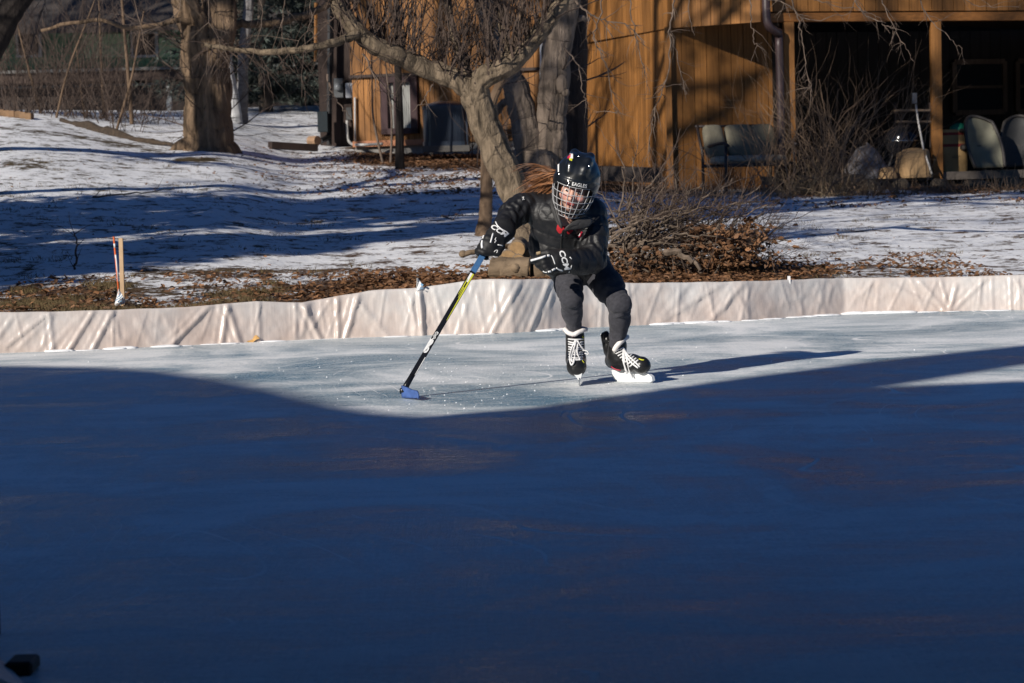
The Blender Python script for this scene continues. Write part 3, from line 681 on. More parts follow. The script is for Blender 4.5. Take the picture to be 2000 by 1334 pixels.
mb.build('hanging_twigs', twig_l, root)['kind'] = 'stuff'

# slim straight trunk beside the apple tree
def simple_tree(name, label, cat, pts, rads, mat, twigs=0, group=None, Lr=(.3, .8), up=.3, extra=None, n=12, rad_amp=.07):
    base = onground(pts[0].x, pts[0].y); t = thing(name, label, cat, base, group); mb = MB(); q = polyline(pts, 6); N = len(q)
    rr = [interp(i / (N - 1), np.linspace(0, 1, len(rads)), rads) * (1 + .06 * mnoise.noise(Vector((i * .7, base.x, 0)))) for i in range(N)]
    q2 = [p + rv(rr[i] * .05) for i, p in enumerate(q)]; q3 = polyline(q2, 5); mb.tube(q3, [interp(i / 5, range(N), rr) for i in range(len(q3))], n * 5 if n > 7 else n, True, (rad_amp * rr[N // 2], 5.0 if n < 20 else 7.0, .9 if n < 20 else 1.2) if n > 7 else None); 
    if extra: extra(mb, q)
    mb.build('trunk', mat, t, smooth=True)
    if twigs:
        mb = MB()
        for _ in range(twigs):
            p, d = along(q, random.uniform(.25, 1)); grow(mb, p, Vector((random.uniform(-1, 1), random.uniform(-1, 1), random.uniform(.1, .9))), random.uniform(*Lr), min(.014, rads[-1] * .4), 1, 0, up, 4, .8, 5)
        mb.build('twigs', twig_m, t)['kind'] = 'stuff'
    return t
Yb = max(21.6, T(944, 460).y); b2 = lambda px, py: P(px, py, Yb)
simple_tree('young_tree', 'slim straight young trunk flaring at its snowy foot left of the skater', 'tree', [b2(943, 462), b2(946, 440), b2(949, 410), b2(950, 330), b2(951, 270), b2(958, 210), b2(985, 140), b2(1010, 60), b2(1030, -60)], [.085, .066, .06, .056, .054, .045, .035, .03, .02], bark_thin, 8)
# multi stemmed tree near the house
ms = lambda px, py, dz=0: P(px, py, 26 + dz)
def stems(mb, q):
    lim(mb, [ms(1052, 345, -.1), ms(1035, 290), ms(1022, 235), ms(1012, 185), ms(990, 130), ms(960, 60, .2), ms(940, -40, .3)], .16, .10, 14, .01)
    lim(mb, [ms(1012, 190), ms(985, 200, .2), ms(965, 230, .3), ms(955, 300, .4)], .03, .05, 8)
    lim(mb, [ms(1098, 60), ms(1120, 40), ms(1150, 36)], .05, .03, 8)
    lim(mb, [ms(1062, 350, -.25), ms(1056, 320, -.25), ms(1054, 296, -.25)], .17, .12, 14, .01)
    mb.ellipsoid(ms(1098, 165, -.18), (.07, .05, .11), None, 10, 6); mb.ellipsoid(ms(1104, 180, -.18), (.05, .04, .05), None, 10, 6)
simple_tree('multi_stem_tree', 'two thick pale trunks growing from one cut stump behind the skater\'s helmet', 'tree', [ms(1080, 350), ms(1074, 300), ms(1077, 240), ms(1082, 170), ms(1088, 100), ms(1100, 30), ms(1112, -60)], [.19, .165, .155, .15, .15, .155, .14], bark_grey, 14, extra=stems, n=16)
sl = lambda px, py: P(px, py, 27.5)
simple_tree('dark_tree', 'dark shaded trunk close behind the pale multi stemmed tree', 'tree', [sl(1128, 345), sl(1125, 280), sl(1126, 200), sl(1128, 100), sl(1132, -60)], [.14, .12, .11, .10, .09], bark_mat('dark_bark', (.05, .035, .028), 14, (1, 1, .2)), 6)

# the big oak on the left
ok = lambda px, py, dz=0: P(px, py, 37 + dz)
def oak_extra(mb, q):
    for px, py in ((338, 318), (372, 326), (440, 322), (470, 312)):
        a = ok(408 + (px - 408) * .3, 278, -.05 if py > 314 else 0.1); e = onground(ok(px, py).x, 37 - .25 + (0 if py > 314 else .4)); mb.tube(polyline([a, a.lerp(e, .6) + Vector((0, 0, .02)), e + Vector((0, 0, -.05))], 4), [.17, .15, .13, .11, .10, .09, .07, .06, .04], 10)
    lim(mb, [ok(385, 90), ok(372, 50), ok(355, 0), ok(330, -80)], .20, .15, 14, .01); lim(mb, [ok(420, 90), ok(428, 40), ok(425, -20), ok(430, -90)], .27, .22, 16, .01)
    lim(mb, [ok(405, 80, -.2), ok(392, 40, -.3), ok(375, 0, -.4), ok(340, -60, -.5)], .10, .07, 10, .01)
    lim(mb, [ok(430, 50, .1), ok(470, 48, .2), ok(540, 42, .3), ok(620, 20, .3), ok(680, -30)], .07, .05, 8, .02)
    lim(mb, [ok(390, 45, -.1), ok(340, 40, -.3), ok(270, 55, -.5), ok(180, 40, -.6), ok(80, 60, -.6)], .05, .025, 8, .02)
random.seed(5)
oak = simple_tree('oak_tree', 'massive oak with deeply furrowed bark standing on the snowy bank', 'tree', [ok(410, 322), ok(408, 300), ok(407, 260), ok(406, 200), ok(403, 140), ok(402, 95), ok(400, 60)], [.46, .38, .345, .33, .325, .345, .30], bark_oak, 26, Lr=(.8, 2.0), extra=oak_extra, n=22)
# birches
bir, bn, bl, bb = newmat('birch_bark'); v = coords(bn, bl, (1, 1, 9)); f = noise(bn, bl, v, 1.6, 4, .7); bl.new(ramp(bn, bl, f, [(0.36, (.05, .045, .042)), (0.44, (.42, .42, .43)), (0.8, (.60, .60, .60))]), bb.inputs['Base Color'])
bq = lambda px, py: P(px, py, 46)
simple_tree('birch_tree', 'white birch stem leaning left beside the oak', 'birch', [bq(459, 243), bq(453, 190), bq(446, 140), bq(440, 80), bq(436, 0), bq(430, -60)], [.15, .12, .10, .095, .09, .08], bir, 6, 'birch stems behind the oak')
bq = lambda px, py: P(px, py, 46.4)
simple_tree('birch_tree', 'grey upright birch stem with white upper bark right of the leaning one', 'birch', [bq(472, 241), bq(472, 200), bq(474, 150), bq(478, 90), bq(484, 30), bq(490, -60)], [.12, .105, .10, .10, .09, .08], bark_mat('grey_birch', (.22, .21, .21), 8, (1, 1, 1.5), .6), 6, 'birch stems behind the oak')
# spruces behind
spr = M('spruce_needles', (.050, .062, .052), .8, 2, .4, tint=True)
def spruce(label, base, H_, Rb, seed, nb=300, wd=.022):
    random.seed(seed); t = thing('spruce_tree', label, 'spruce', base, 'spruces behind the oak and house'); mb = MB(); mb.tube([base - Vector((0, 0, .3)), base + Vector((0, 0, H_))], [.16, .02], 8); mb.build('trunk', bark_grey, t)
    mb = MB()
    for i in range(nb):
        h = random.random() ** 1.2; z = .3 + h * (H_ - .5); L = Rb * (1 - h) * random.uniform(.6, 1.1) + .15; a = random.uniform(0, 6.28); d = Vector((math.cos(a), math.sin(a), -.22)); p0 = base + Vector((0, 0, z)); k = max(4, int(L * 9))
        for j in range(k):
            s_ = (j + random.random()) / k; p = p0 + d * L * s_ + Vector((0, 0, .22 * s_ * s_ * L)); mb.tint = random.random()
            for _ in range(5):
                e = (d + rv(1.1)).normalized() * random.uniform(.10, .26); w = rv(1).cross(e).normalized() * wd; mb.add([p - w, p + w, p + e], [(0, 1, 2)])
    mb.build('crown', spr, t)
spruce('dense grey green spruce right behind the birch stems', at_depth(520, 52), 7.5, 2.0, 1); spruce('tall dark spruce nearest the corner of the wooden house', at_depth(600, 54), 9, 2.3, 2); spruce('spruce showing between oak and birch, left of the others', at_depth(470, 57), 9, 2.2, 3, 220)

# ------------------------------------------------------------------ brushy shrubs on the left
def shrub(name, label, base, n, H_, spread, r, seed, mat=twig_m, lev=1, group=None, kids=4, cat='shrub', up=.3):
    random.seed(seed); t = thing(name, label, cat, base, group); mb = MB()
    for _ in range(n):
        p = base + Vector((random.gauss(0, spread * .3), random.gauss(0, spread * .2), -.03)); p.z = ground_z(p.x, p.y) - .03
        d = Vector((random.gauss(0, spread * .35), random.gauss(0, spread * .3), 1)); mb.tint = random.random()
        grow(mb, p, d, H_ * random.uniform(.5, 1.1), r * random.uniform(.5, 1.2), lev, 0, up, kids, .6, 6)
    mb.build('stems', mat, t)['kind'] = 'stuff'; return t
SH = [(40, 44, 13, 3.2, 1.5, .010), (110, 41.5, 15, 2.6, 1.5, .009), (190, 42.5, 12, 2.4, 1.6, .009), (270, 44, 9, 1.9, 1.3, .008), (70, 46, 11, 4.0, 2.2, .013), (-60, 41, 14, 3.2, 1.5, .011), (330, 47, 12, 1.4, 1.2, .007), (245, 40, 12, 1.4, .8, .008), (30, 42, 60, 1.6, 1.6, .007), (150, 42.5, 64, 1.6, 1.8, .007), (235, 43.5, 50, 1.3, 1.5, .007), (75, 44.5, 30, 3.0, 2.2, .009), (215, 46, 18, 3.4, 2.2, .008), (560, 48, 0, 0, 0, 0)]
SL = ['tangled bare shrub at the left border behind the stone edging', 'bare reddish thicket on the bank just right of the stone edging', 'twiggy thicket in front of the pale green house panel', 'bare shrub left of the oak under the green house window', 'tallest bare thicket high on the left before the green house', 'bare shrub cut by the left picture border', 'low dry brush in the snow directly left of the oak', 'short dark sprouting shrub at the end of the soil ridge', 'low dense brush over the stone edging at the left border', 'low dense brush in the middle of the left bank', 'low thin brush beside the sapling left of the oak', 'dense mid height thicket behind the stone edging', 'tall loose thicket before the green house window']
for i, (px, Y, n_, h, sp, r) in enumerate(SH):
    if n_: shrub('bare_shrub', SL[i], at_depth(px, Y), n_, h, sp, r, 40 + i, twig_m, 2 if h > 2 else 1, 'bare shrubs on the left bank', 3)
def sapling(px0, py0, px1, py1, Y, r, label, seed, mat=bark_thin, tw=10):
    random.seed(seed); r *= .7; a = at_depth(px0, Y); b = P(px1, py1, Y); m_ = a.lerp(b, .5) + rv(.08); simple_tree('sapling', label, 'sapling', [a, m_, b, b + (b - m_) * .6], [r, r * .8, r * .6, r * .4], mat, tw, 'bare saplings', (.3, .9), .2, n=7)
sapling(258, 240, 238, 0, 42, .055, 'tallest pale sapling standing left of the oak', 61, tw=14); sapling(228, 262, 272, 70, 40, .035, 'leaning sapling rooted at the dark soil ridge', 62); sapling(205, 222, 195, 50, 45, .045, 'sapling rising before the pale green house panel', 63); sapling(165, 225, 152, 115, 44, .03, 'short pale sapling in the left thicket', 64); sapling(80, 230, 42, 80, 43, .04, 'crooked sapling leaning left in the thicket', 65); sapling(110, 250, 170, 40, 41, .03, 'thin sapling slanting right through the thicket', 66)
darkb = bark_mat('black_bark', (.02, .015, .013), 14, (1, 1, .2))
q_ = lambda px, py: P(px, py, 33)
simple_tree('dark_tree', 'dark trunk leaning in from the upper left corner', 'tree', [P(-105, 300, 33), q_(-60, 180), q_(-10, 75), q_(22, 20), q_(60, -50), q_(140, -300), q_(190, -700)], [.26, .22, .19, .17, .15, .12, .06], darkb, 10, Lr=(.6, 1.6))
# saplings by the house wall
sapling(748, 282, 727, 155, 37.5, .030, 'thin pale stem leaning before the lit siding left of the window', 67, twig_l, 2); sapling(763, 285, 757, 160, 37.5, .030, 'thin straight stem in front of the curtained window', 68, twig_l, 2)
q_ = lambda px, py: P(px, py, 36)
simple_tree('dark_tree', 'thin black trunk in front of the curtained window', 'tree', [at_depth(781, 36), q_(780, 240), q_(778, 160), q_(776, 60), q_(772, -60)], [.07, .055, .05, .05, .045], darkb, 4)
shrub('bare_shrub', 'low reddish shrub at the right side of the air conditioner', at_depth(925, 39.5), 16, 1.1, 1.0, .010, 71, twig_m, 1, None, 4)
shrub('bare_shrub', 'small twiggy shrub beside the fork of the apple tree', at_depth(985, 36), 10, 1.3, .8, .010, 72, twig_m, 1, None, 4)

# dry bush by the porch
dry = M('dry_stem', (.15, .098, .062), .8, 10, .45)
b = at_depth(1610, 33.6)
t = shrub('dry_bush', 'tall dry brown bush in front of the dark porch', b, 95, 1.75, 1.9, .009, 73, dry, 1, None, 5, 'bush', .05)
mb = MB(); random.seed(74)
for _ in range(260):
    p = b + Vector((random.gauss(0, .35), random.gauss(0, .25), 0)); p.z = ground_z(p.x, p.y); grow(mb, p, Vector((random.gauss(0, .5), random.gauss(0, .4), .8)), random.uniform(.2, .75), .005, 0, .4, 0, 0)
mb.build('dry_grass', M('dry_straw', (.26, .185, .11), .8, 10, .4), t)['kind'] = 'stuff'
mb = MB(); random.seed(75)
for i in range(1500):
    px = random.uniform(1270, 2080); Y = random.uniform(33.2, 35.2); p = at_depth(px, Y) if i % 6 == 0 or i == 0 else p + Vector((random.gauss(0, .1), random.gauss(0, .06), 0)); p.z = ground_z(p.x, p.y) - .01
    mb.tint = random.random(); grow(mb, p, Vector((random.gauss(0, .6), random.gauss(0, .4), 1)), random.uniform(.06, .28), .004, 0, .3, 0, 0, seg=3)
o = mb.build('dry_weeds', dry); tagged(o, 'dry brown weeds and grass along the foot of the porch', 'weeds', kind='stuff')
shrub('dry_bush', 'small tuft of pale dry stalks before the wicker chair', at_depth(1962, 34.6), 22, .55, .5, .006, 76, M('dry_straw', (.26, .185, .11)), 0, None, 0, 'bush', .1)
shrub('dry_bush', 'thin dry stalks hanging round the loveseat legs', at_depth(1450, 35.0), 46, .55, 1.3, .005, 77, dry, 1, None, 3, 'bush', 0)

# ------------------------------------------------------------------ things round the house
# air conditioner
Ya = 39.0; c = at_depth(873, Ya); bz = Zp(873, 285, Ya); tz = Zp(873, 207, Ya); ac = thing('air_conditioner', 'dark blue grey outdoor air conditioner unit against the wooden house', 'air conditioner', (c.x, c.y, bz))
W = (P(919, 240, Ya).x - P(829, 240, Ya).x); mb = MB(); n8 = 48; rr = W / 2
def oct_(k, s=1.0):
    a = 2 * math.pi * (k + .5) / n8; ca, sa = math.cos(a), math.sin(a); e = (abs(ca) ** 5 + abs(sa) ** 5) ** (-1 / 5); return Vector((ca * e * rr * s, sa * e * rr * s, 0))
base = Vector((c.x, c.y, 0)); acm = M('ac_blue_grey', (.024, .032, .048), .35, 3, .15)
H8 = tz - bz; nl = 22
for (za, zb, s) in ((bz, bz + .07, 1.01), (tz - .06, tz, 1.01)): mb.prism([base + oct_(k, s) + Vector((0, 0, za)) for k in range(n8)], (0, 0, zb - za))
mb.prism([base + oct_(k, .955) + Vector((0, 0, bz)) for k in range(n8)], (0, 0, H8 - .01))
for k in range(6, n8, 12): p = base + oct_(k + .0, 1.0) * .0; p = base + oct_(k, .99); mb.beam(p + Vector((0, 0, bz)), p + Vector((0, 0, tz - .02)), .03, .03, (1, 0, 0))
mb.build('casing', acm, ac)
mb = MB()
for i in range(nl): zz = bz + .08 + (H8 - .15) * i / nl; mb.prism([base + oct_(k, .995) + Vector((0, 0, zz)) for k in range(n8)], (0, 0, .010))
mb.build('louvres', acm, ac)
mb = MB(); mb.ellipsoid(base + Vector((0, 0, tz - .01)), (rr * .9, rr * .9, .09), None, 20, 8); mb.build('fan_cover', acm, ac, smooth=True)
mb = MB(); mb.box(base + Vector((rr * .80, -rr * .78, bz + H8 * .62)), (.13, .02, .28), Matrix.Rotation(R(38), 3, 'Z')); mb.build('data_plate', M('plate_grey', (.28, .29, .31), .5), ac)
mb = MB(); mb.box(base + Vector((0, 0, bz - .05)), (W * 1.02, W * 1.02, .10)); mb.build('base_pad', M('dark_pad', (.07, .065, .06)), ac)
# timbers near the house corner
def plank(name, label, cat, a, b, w, h, mat, n=1):
    t = MB(); a = Vector(a); b = Vector(b); t.beam(a, b, w, h); o = t.build(name, mat, None, (a + b) / 2); return tagged(o, label, cat)
a, b = at_depth(527, 40.5), at_depth(618, 41); plank('timber', 'dark weathered timber lying on the snow near the house corner', 'timber', a + Vector((0, 0, .05)), b + Vector((0, 0, .09)), .14, .12, darkwood)
lg = MB(); p = at_depth(612, 41.2); lg.tube([p + Vector((-.05, 0, .2)), p + Vector((.09, -.12, .2))], .085, 10); tagged(lg.build('log', M('cut_log', (.28, .17, .10), .8), None, p), 'short cut log resting on the end of the dark timber', 'log')
mb = MB()
for i in range(9):
    p = at_depth(-30 + i * 11, 41 - i * .12); mb.box(p + Vector((0, 0, .05)), (.10, .16, .11), Matrix.Rotation(random.uniform(-.15, .15), 3, 'Z'))
tagged(mb.build('stone_edging', M('tan_stone', (.20, .12, .065), .85, 7, .35), None, at_depth(20, 41)), 'low edging of tan stones at the left border of the bank', 'stone edging')
pts = [at_depth(u, Y) + Vector((0, 0, .03)) for u, Y in ((120, 40.2), (160, 39.6), (200, 38.9), (250, 38.2), (300, 37.6), (355, 37.1))]
mb = MB(); mb.tube(wob(pts, .03, 4), [.04] * 4 + [.08] * 8 + [.05] * 5 + [.03] * 4, 8); tagged(mb.build('soil_ridge', M('dark_soil', (.05, .034, .022), .95, 14, .5, bmp=.8, bd=.05), None, pts[2], smooth=True), 'dark soil ridge curving through the snow to the oak', 'soil ridge')
# dark stacked boards against the shaded wall
g_ = thing('lumber_stack', 'dark stacked lumber lying against the shaded wall', 'lumber', at_depth(1220, 36))
for k in range(3):
    a, b = P(1165 + k * 6, 347 - k * 9, 36.5 - k * .1), P(1282 - k * 5, 351 - k * 9, 34.9 + k * .1); mb = MB(); mb.beam(a, b, .28, .08); mb.build('plank', wood_mat('grey_old_wood', (.06, .05, .045), vert=False), g_)

# loveseat
LY = 35.0
ls = thing('loveseat', 'metal patio loveseat with sage green cushions against the cedar wall', 'loveseat', at_depth(1455, LY)); ls_z = ground_z(ls.location.x, LY)
sage = M('sage_cushion', (.165, .148, .105), .9, 6, .18, bmp=.3, bd=.02); sage2 = M('faded_seat_cushion', (.30, .26, .20), .9, 5, .2, bmp=.3, bd=.02); blk = M('dark_bronze_frame', (.028, .02, .018), .5)
La, Lb = P(1392, 300, LY), P(1530, 296, LY + .6); ax = (Lb - La); ax.z = 0; LL = ax.length; ax.normalize(); bk = Vector((-ax.y, ax.x, 0))
if bk.y < 0: bk = -bk
up = Vector((0, 0, 1)); O = Vector((La.x, La.y, 0)); zseat = Zp(1440, 312, LY)
rot = lambda lean: Matrix((ax, (bk * math.cos(lean) - up * math.sin(lean) * 0 ).normalized(), up)).transposed()
def cushion(name, c, size, lean, mat, parent=ls):
    mb = MB(); y = (bk * math.cos(lean) - up * math.sin(lean)); z = ax.cross(y); RR = Matrix((ax, y, z)).transposed()
    def wp(p): e = (abs(p.x) ** 6 + abs(p.y) ** 3 + abs(p.z) ** 6) ** (-1 / 6); return e * (1 + .03 * mnoise.noise(p * 3 + c))
    mb.ellipsoid(c, (size[0] / 2, size[1] / 2, size[2] / 2), RR, 24, 16, wp); return mb.build(name, mat, parent, smooth=True)
cushion('seat_cushion', O + ax * LL / 2 - bk * .0 + up * (zseat), (LL * .98, .56, .13), 0, sage2)
for i, (s0, w) in enumerate(((.13, .26), (.50, .40), (.83, .34))):
    cushion('back_cushion', O + ax * LL * s0 + bk * .20 + up * (zseat + .27), (LL * (w * 1.02), .16, .50), R(14), sage)
mb = MB()
for s0 in (0.02, .98):
    f_ = O + ax * LL * s0 - bk * .30; r_ = O + ax * LL * s0 + bk * .30; mb.tube([f_ + up * (ls_z - .02), f_ + up * (zseat + .22)], .022, 8); mb.tube([r_ + up * (ls_z - .02), r_ + up * (zseat + .1), r_ + bk * .14 + up * (zseat + .52)], .022, 8)
    mb.tube(polyline([f_ + up * (zseat + .2) - bk * .07, f_ + up * (zseat + .24) + bk * .1, r_ + up * (zseat + .18)], 4), .024, 8)
mb.tube([O + bk * .44 + up * (zseat + .50), O + ax * LL + bk * .44 + up * (zseat + .50)], .02, 8); mb.tube([O - bk * .28 + up * (zseat - .08), O + ax * LL - bk * .28 + up * (zseat - .08)], .025, 8); mb.tube([O + bk * .28 + up * (zseat - .08), O + ax * LL + bk * .28 + up * (zseat - .08)], .025, 8)
mb.build('frame', blk, ls, smooth=True)

# porch things
def pt(px, py, Y): return P(px, py, Y)
def drape(name, label, cat, pxc, pyb, Y, w, h, dep, mat, seed, pleat=9, group=None, top=.45):
    c = P(pxc, pyb, Y); mb = MB(); random.seed(seed); nu, nv = 60, 22; vs = []
    for j in range(nv + 1):
        t = j / nv
        for i in range(nu):
            a = 2 * math.pi * i / nu; r = lerp(1, top, t ** 1.4) if t < .95 else top * (1 - (t - .95) * 18)
            r *= 1 + (.13 * (1 - t * .5)) * mnoise.noise(Vector((math.cos(a) * pleat * .3, math.sin(a) * pleat * .3, t * 1.2 + seed))) + .05 * math.sin(a * pleat + seed + 2 * t) * (1 - t * .3)
            z = h * t * (1 + .16 * mnoise.noise(Vector((math.cos(a) * 1.3, math.sin(a) * 1.3, seed))))
            vs.append((c.x + math.cos(a) * w / 2 * max(r, .02), c.y + math.sin(a) * dep / 2 * max(r, .02), c.z + z))
    fs = [[j * nu + i, j * nu + (i + 1) % nu, (j + 1) * nu + (i + 1) % nu, (j + 1) * nu + i] for j in range(nv) for i in range(nu)]
    fs.append([nv * nu + i for i in range(nu)])
    o = link_mesh(name, vs, fs, mat, None, c, True); return tagged(o, label, cat, group)
drape('grey_tarp', 'grey tarpaulin draped over a heap behind the dry bush', 'tarp', 1692, 349, 36.4, .80, .50, .7, M('grey_tarp', (.14, .13, .135), .6, 6, .3, bmp=.3, bd=.03), 3, 11, top=.25)
drape('tan_cover', 'wrinkled tan canvas cover heaped beside the second porch post', 'cover', 1785, 347, 36.3, .58, .43, .5, M('tan_canvas', (.40, .25, .12), .85, 5, .25, bmp=.4, bd=.03), 5, 5, top=.8)
drape('tan_bag', 'small slumped tan bag at the foot of the canvas cover', 'bag', 1732, 349, 36.1, .30, .17, .3, M('tan_canvas', (.40, .25, .12)), 8, 4, top=.6)
# kettle grill
gc = P(1763, 275, 37.2); gr_ = thing('kettle_grill', 'black kettle grill with a shiny rim in the dark porch', 'grill', (gc.x, gc.y, zf))
mb = MB(); mb.ellipsoid(gc, (.27, .27, .25), None, 24, 12); mb.build('bowl', M('black_enamel', (.01, .01, .012), .15), gr_, smooth=True)
mb = MB(); mb.tube([gc + Vector((math.cos(a) * .275, math.sin(a) * .275, 0)) for a in np.linspace(0, 6.283, 33)], .012, 6); mb.build('rim', M('chrome', (.5, .5, .5), .2, metal=1), gr_, smooth=True)
for k in range(3):
    a = 2.1 * k + .5; mb = MB(); mb.tube([gc + Vector((math.cos(a) * .15, math.sin(a) * .15, -.18)), Vector((gc.x + math.cos(a) * .28, gc.y + math.sin(a) * .28, zf))], .014, 6); mb.build('leg', black, gr_)
# potting shelf
sh = thing('porch_shelf', 'dark two tier shelf left of the second porch post', 'shelf', (P(1780, 345, 37.9).x, 37.9, zf))
for py in (216, 238): mb = MB(); mb.beam(P(1748, py, 37.8), P(1818, py, 37.9), .35, .03); mb.build('shelf', M('old_board', (.10, .07, .05), .8), sh)
for px in (1748, 1817): mb = MB(); p = P(px, 200, 37.85); mb.beam(Vector((p.x, p.y, zf)), p, .04, .04, (0, 1, 0)); mb.build('upright', darkwood, sh)
# snow brush / broom leaning
mb = MB(); pl = thing('long_handled_brush', 'long pale handled brush leaning upright by the second porch post', 'brush', P(1819, 345, 36.0)); mb.tube([P(1820, 340, 36.0), P(1803, 288, 36.2), P(1793, 235, 36.4), P(1789, 205, 36.5)], .016, 8); mb.build('handle', M('pale_pole', (.40, .38, .36), .4), pl, smooth=True)
mb = MB(); mb.box(P(1786, 192, 36.5), (.07, .06, .16)); mb.build('brush_head', M('grey_plastic', (.12, .12, .13), .5), pl)
# paper yard bag
yb2 = thing('paper_yard_bag', 'tan paper yard bag with red stripes and a green top in the porch', 'paper bag', P(1863, 342, 36.9)); pb = P(1864, 343, 36.9)
bw, bh, bd_ = .38, .70, .3; mb = MB(); vs = []; nu = 32; nv = 16
for j in range(nv + 1):
    t = j / nv
    for i in range(nu):
        a = 2 * math.pi * i / nu; ca, sa = math.cos(a), math.sin(a); e = (abs(ca) ** 6 + abs(sa) ** 6) ** (-1 / 6); k = 1 + .05 * mnoise.noise(Vector((ca * 2, sa * 2, t * 5)))
        vs.append((pb.x + ca * e * bw / 2 * k, pb.y + sa * e * bd_ / 2 * k, pb.z + bh * t))
paper = M('brown_paper', (.34, .215, .09), .8, 5, .18, bmp=.2); red = M('red_print', (.20, .022, .015), .8)
fs = [[j * nu + i, j * nu + (i + 1) % nu, (j + 1) * nu + (i + 1) % nu, (j + 1) * nu + i] for j in range(nv) for i in range(nu)]; mi = [1 if j in (10,) or (j == 14) else 0 for j in range(nv) for i in range(nu)]
link_mesh('bag', vs, fs, [paper, red], yb2, smooth=True, mi=mi)
mb = MB()
for k, (y_, w_) in enumerate(((.30, .12), (.285, .08))):
    for s in range(14): mb.box(pb + Vector((-.06 + s * w_ / 12, -bd_ / 2 - .012, bh * (y_ + .12) - k * .012)), (.006, .004, .006))
mb.build('print', black, yb2)
mb = MB(); mb.ellipsoid(pb + Vector((.08, -.03, bh + .0)), (.15, .13, .10), None, 12, 8, lambda p: 1 + .2 * mnoise.noise(p * 2)); mb.build('green_bag_top', M('green_plastic', (.01, .16, .09), .45), yb2, smooth=True)
# wicker chairs
def wicker(label, px, Y, face, mat, w=.62):
    b = P(px, 343, Y); t = thing('wicker_chair', label, 'chair', (b.x, b.y, zf), 'wicker chairs on the porch'); c, s = math.cos(face), math.sin(face); X = Vector((c, s, 0)); Yv = Vector((-s, c, 0)); B0 = Vector((b.x, b.y, zf))
    vs = []; nu, nv = 18, 14
    for j in range(nv + 1):
        t_ = j / nv
        for i in range(nu + 1):
            a = lerp(-1, 1, i / nu); wv = w / 2 * (1 - .25 * (t_ ** 3)) * (1 - .0); x = a * wv * (.82 + .18 * math.sin(min(1, t_ * 1.6) * 1.57)); zz = .05 + .78 * t_ - .10 * a * a * t_; y = .20 * a * a - .22 * t_ + (.1 * (1 - t_))
            vs.append(B0 + X * x - Yv * (y) + Vector((0, 0, zz)))
    fs = [[j * (nu + 1) + i, j * (nu + 1) + i + 1, (j + 1) * (nu + 1) + i + 1, (j + 1) * (nu + 1) + i] for j in range(nv) for i in range(nu)]
    o = link_mesh('backrest', vs, fs, mat, t); md = o.modifiers.new('solid', 'SOLIDIFY'); md.thickness = .03
    mb = MB(); edge = [vs[j * (nu + 1)] for j in range(nv + 1)] + [vs[nv * (nu + 1) + i] for i in range(nu + 1)] + [vs[j * (nu + 1) + nu] for j in range(nv, -1, -1)]; mb.tube(edge, .026, 8); mb.build('frame', M('dark_wicker', (.04, .034, .03), .6), t, smooth=True)
    mb = MB(); mb.box(B0 + Yv * .28 + Vector((0, 0, .36)), (w * .9, .5, .10), Matrix((X, Yv, Vector((0, 0, 1)))).transposed(), .03); mb.build('seat', M('dark_wicker', (.04, .034, .03), .6), t)
    for sx in (-1, 1):
        mb = MB(); q = B0 + X * sx * w * .42; mb.tube(polyline([q + Vector((0, 0, .62)), q + Yv * .25 + Vector((0, 0, .60)), q + Yv * .5 + Vector((0, 0, .52)), q + Yv * .52 + Vector((0, 0, 0))], 4), .03, 8); mb.build('arm', M('dark_wicker', (.04, .034, .03), .6), t, smooth=True)
pale = M('pale_chair_back', (.15, .143, .10), .7, 3, .25)
wicker('pale backed wicker chair turned away on the porch right of the paper bag', 1915, 36.7, R(18), pale, .60); wicker('wicker chair at the right picture border, farther right on the porch', 1992, 37.2, R(-10), M('grey_weave', (.03, .03, .03), .7, 60, .4), .6)
# stones at the porch edge
random.seed(9)
for i, px in enumerate((1700, 1760, 1833, 1905, 1975)):
    p = at_depth(px, 35.35 + .04 * i); mb = MB(); q = i * 3.1; mb.ellipsoid(p + Vector((0, 0, .02)), (random.uniform(.13, .24), .12, random.uniform(.09, .14)), None, 14, 9, lambda v: 1 + .22 * mnoise.noise(v * 1.5 + Vector((q, 0, 0))))
    tagged(mb.build('edge_stone', M('brown_stone', (.10, .075, .05), .9, 8, .4, bmp=.5), None, p, True), ['weathered stone on the porch edge under the grey tarp', 'weathered stone on the porch edge before the tan cover', 'weathered stone at the foot of the second porch post', 'weathered stone on the porch edge before the pale wicker chair', 'weathered stone on the porch edge nearest the right border'][i], 'stone', 'stones along the porch edge')
# ------------------------------------------------------------------ stakes, flags, logs
def behind(px, d=.35): 
    p = P(px, 600, 16.6); y = board_y(p.x) + d; return at_depth(px, y)
p0 = behind(237, .8); tp = P(236, 465, p0.y)
mb = MB(); mb.beam(behind(240, .8) - Vector((0, 0, .1)), tp, .029, .029, (0, 1, 0)); tagged(mb.build('wooden_stake', M('raw_stake_wood', (.52, .36, .22), .8, 10, .2), None, p0), 'square raw wood stake standing beside the orange marker', 'stake')
ds = thing('driveway_marker', 'thin orange and white driveway marker leaning beside the wooden stake', 'marker', behind(235, .7)); a = behind(236, .7); b = P(222, 462, a.y)
orange = M('orange_paint', (.62, .12, .03), .5, 3, .1); whitep = M('white_paint', (.72, .72, .72), .5, 3, .05)
mb = MB(); mb.tube([a - Vector((0, 0, .1)), b], .0068, 8); mb.build('rod', orange, ds, smooth=True)
mb = MB(); mb.tube([a.lerp(b, .36), a.lerp(b, .74)], .0075, 8); mb.tube([a.lerp(b, .84), a.lerp(b, .9)], .0075, 8); mb.build('white_band', whitep, ds, smooth=True)
flagm = M('white_flag_plastic', (.74, .75, .77), .5, 4, .05)
blue_ink = M('pale_blue_print', (.16, .33, .52), .6)
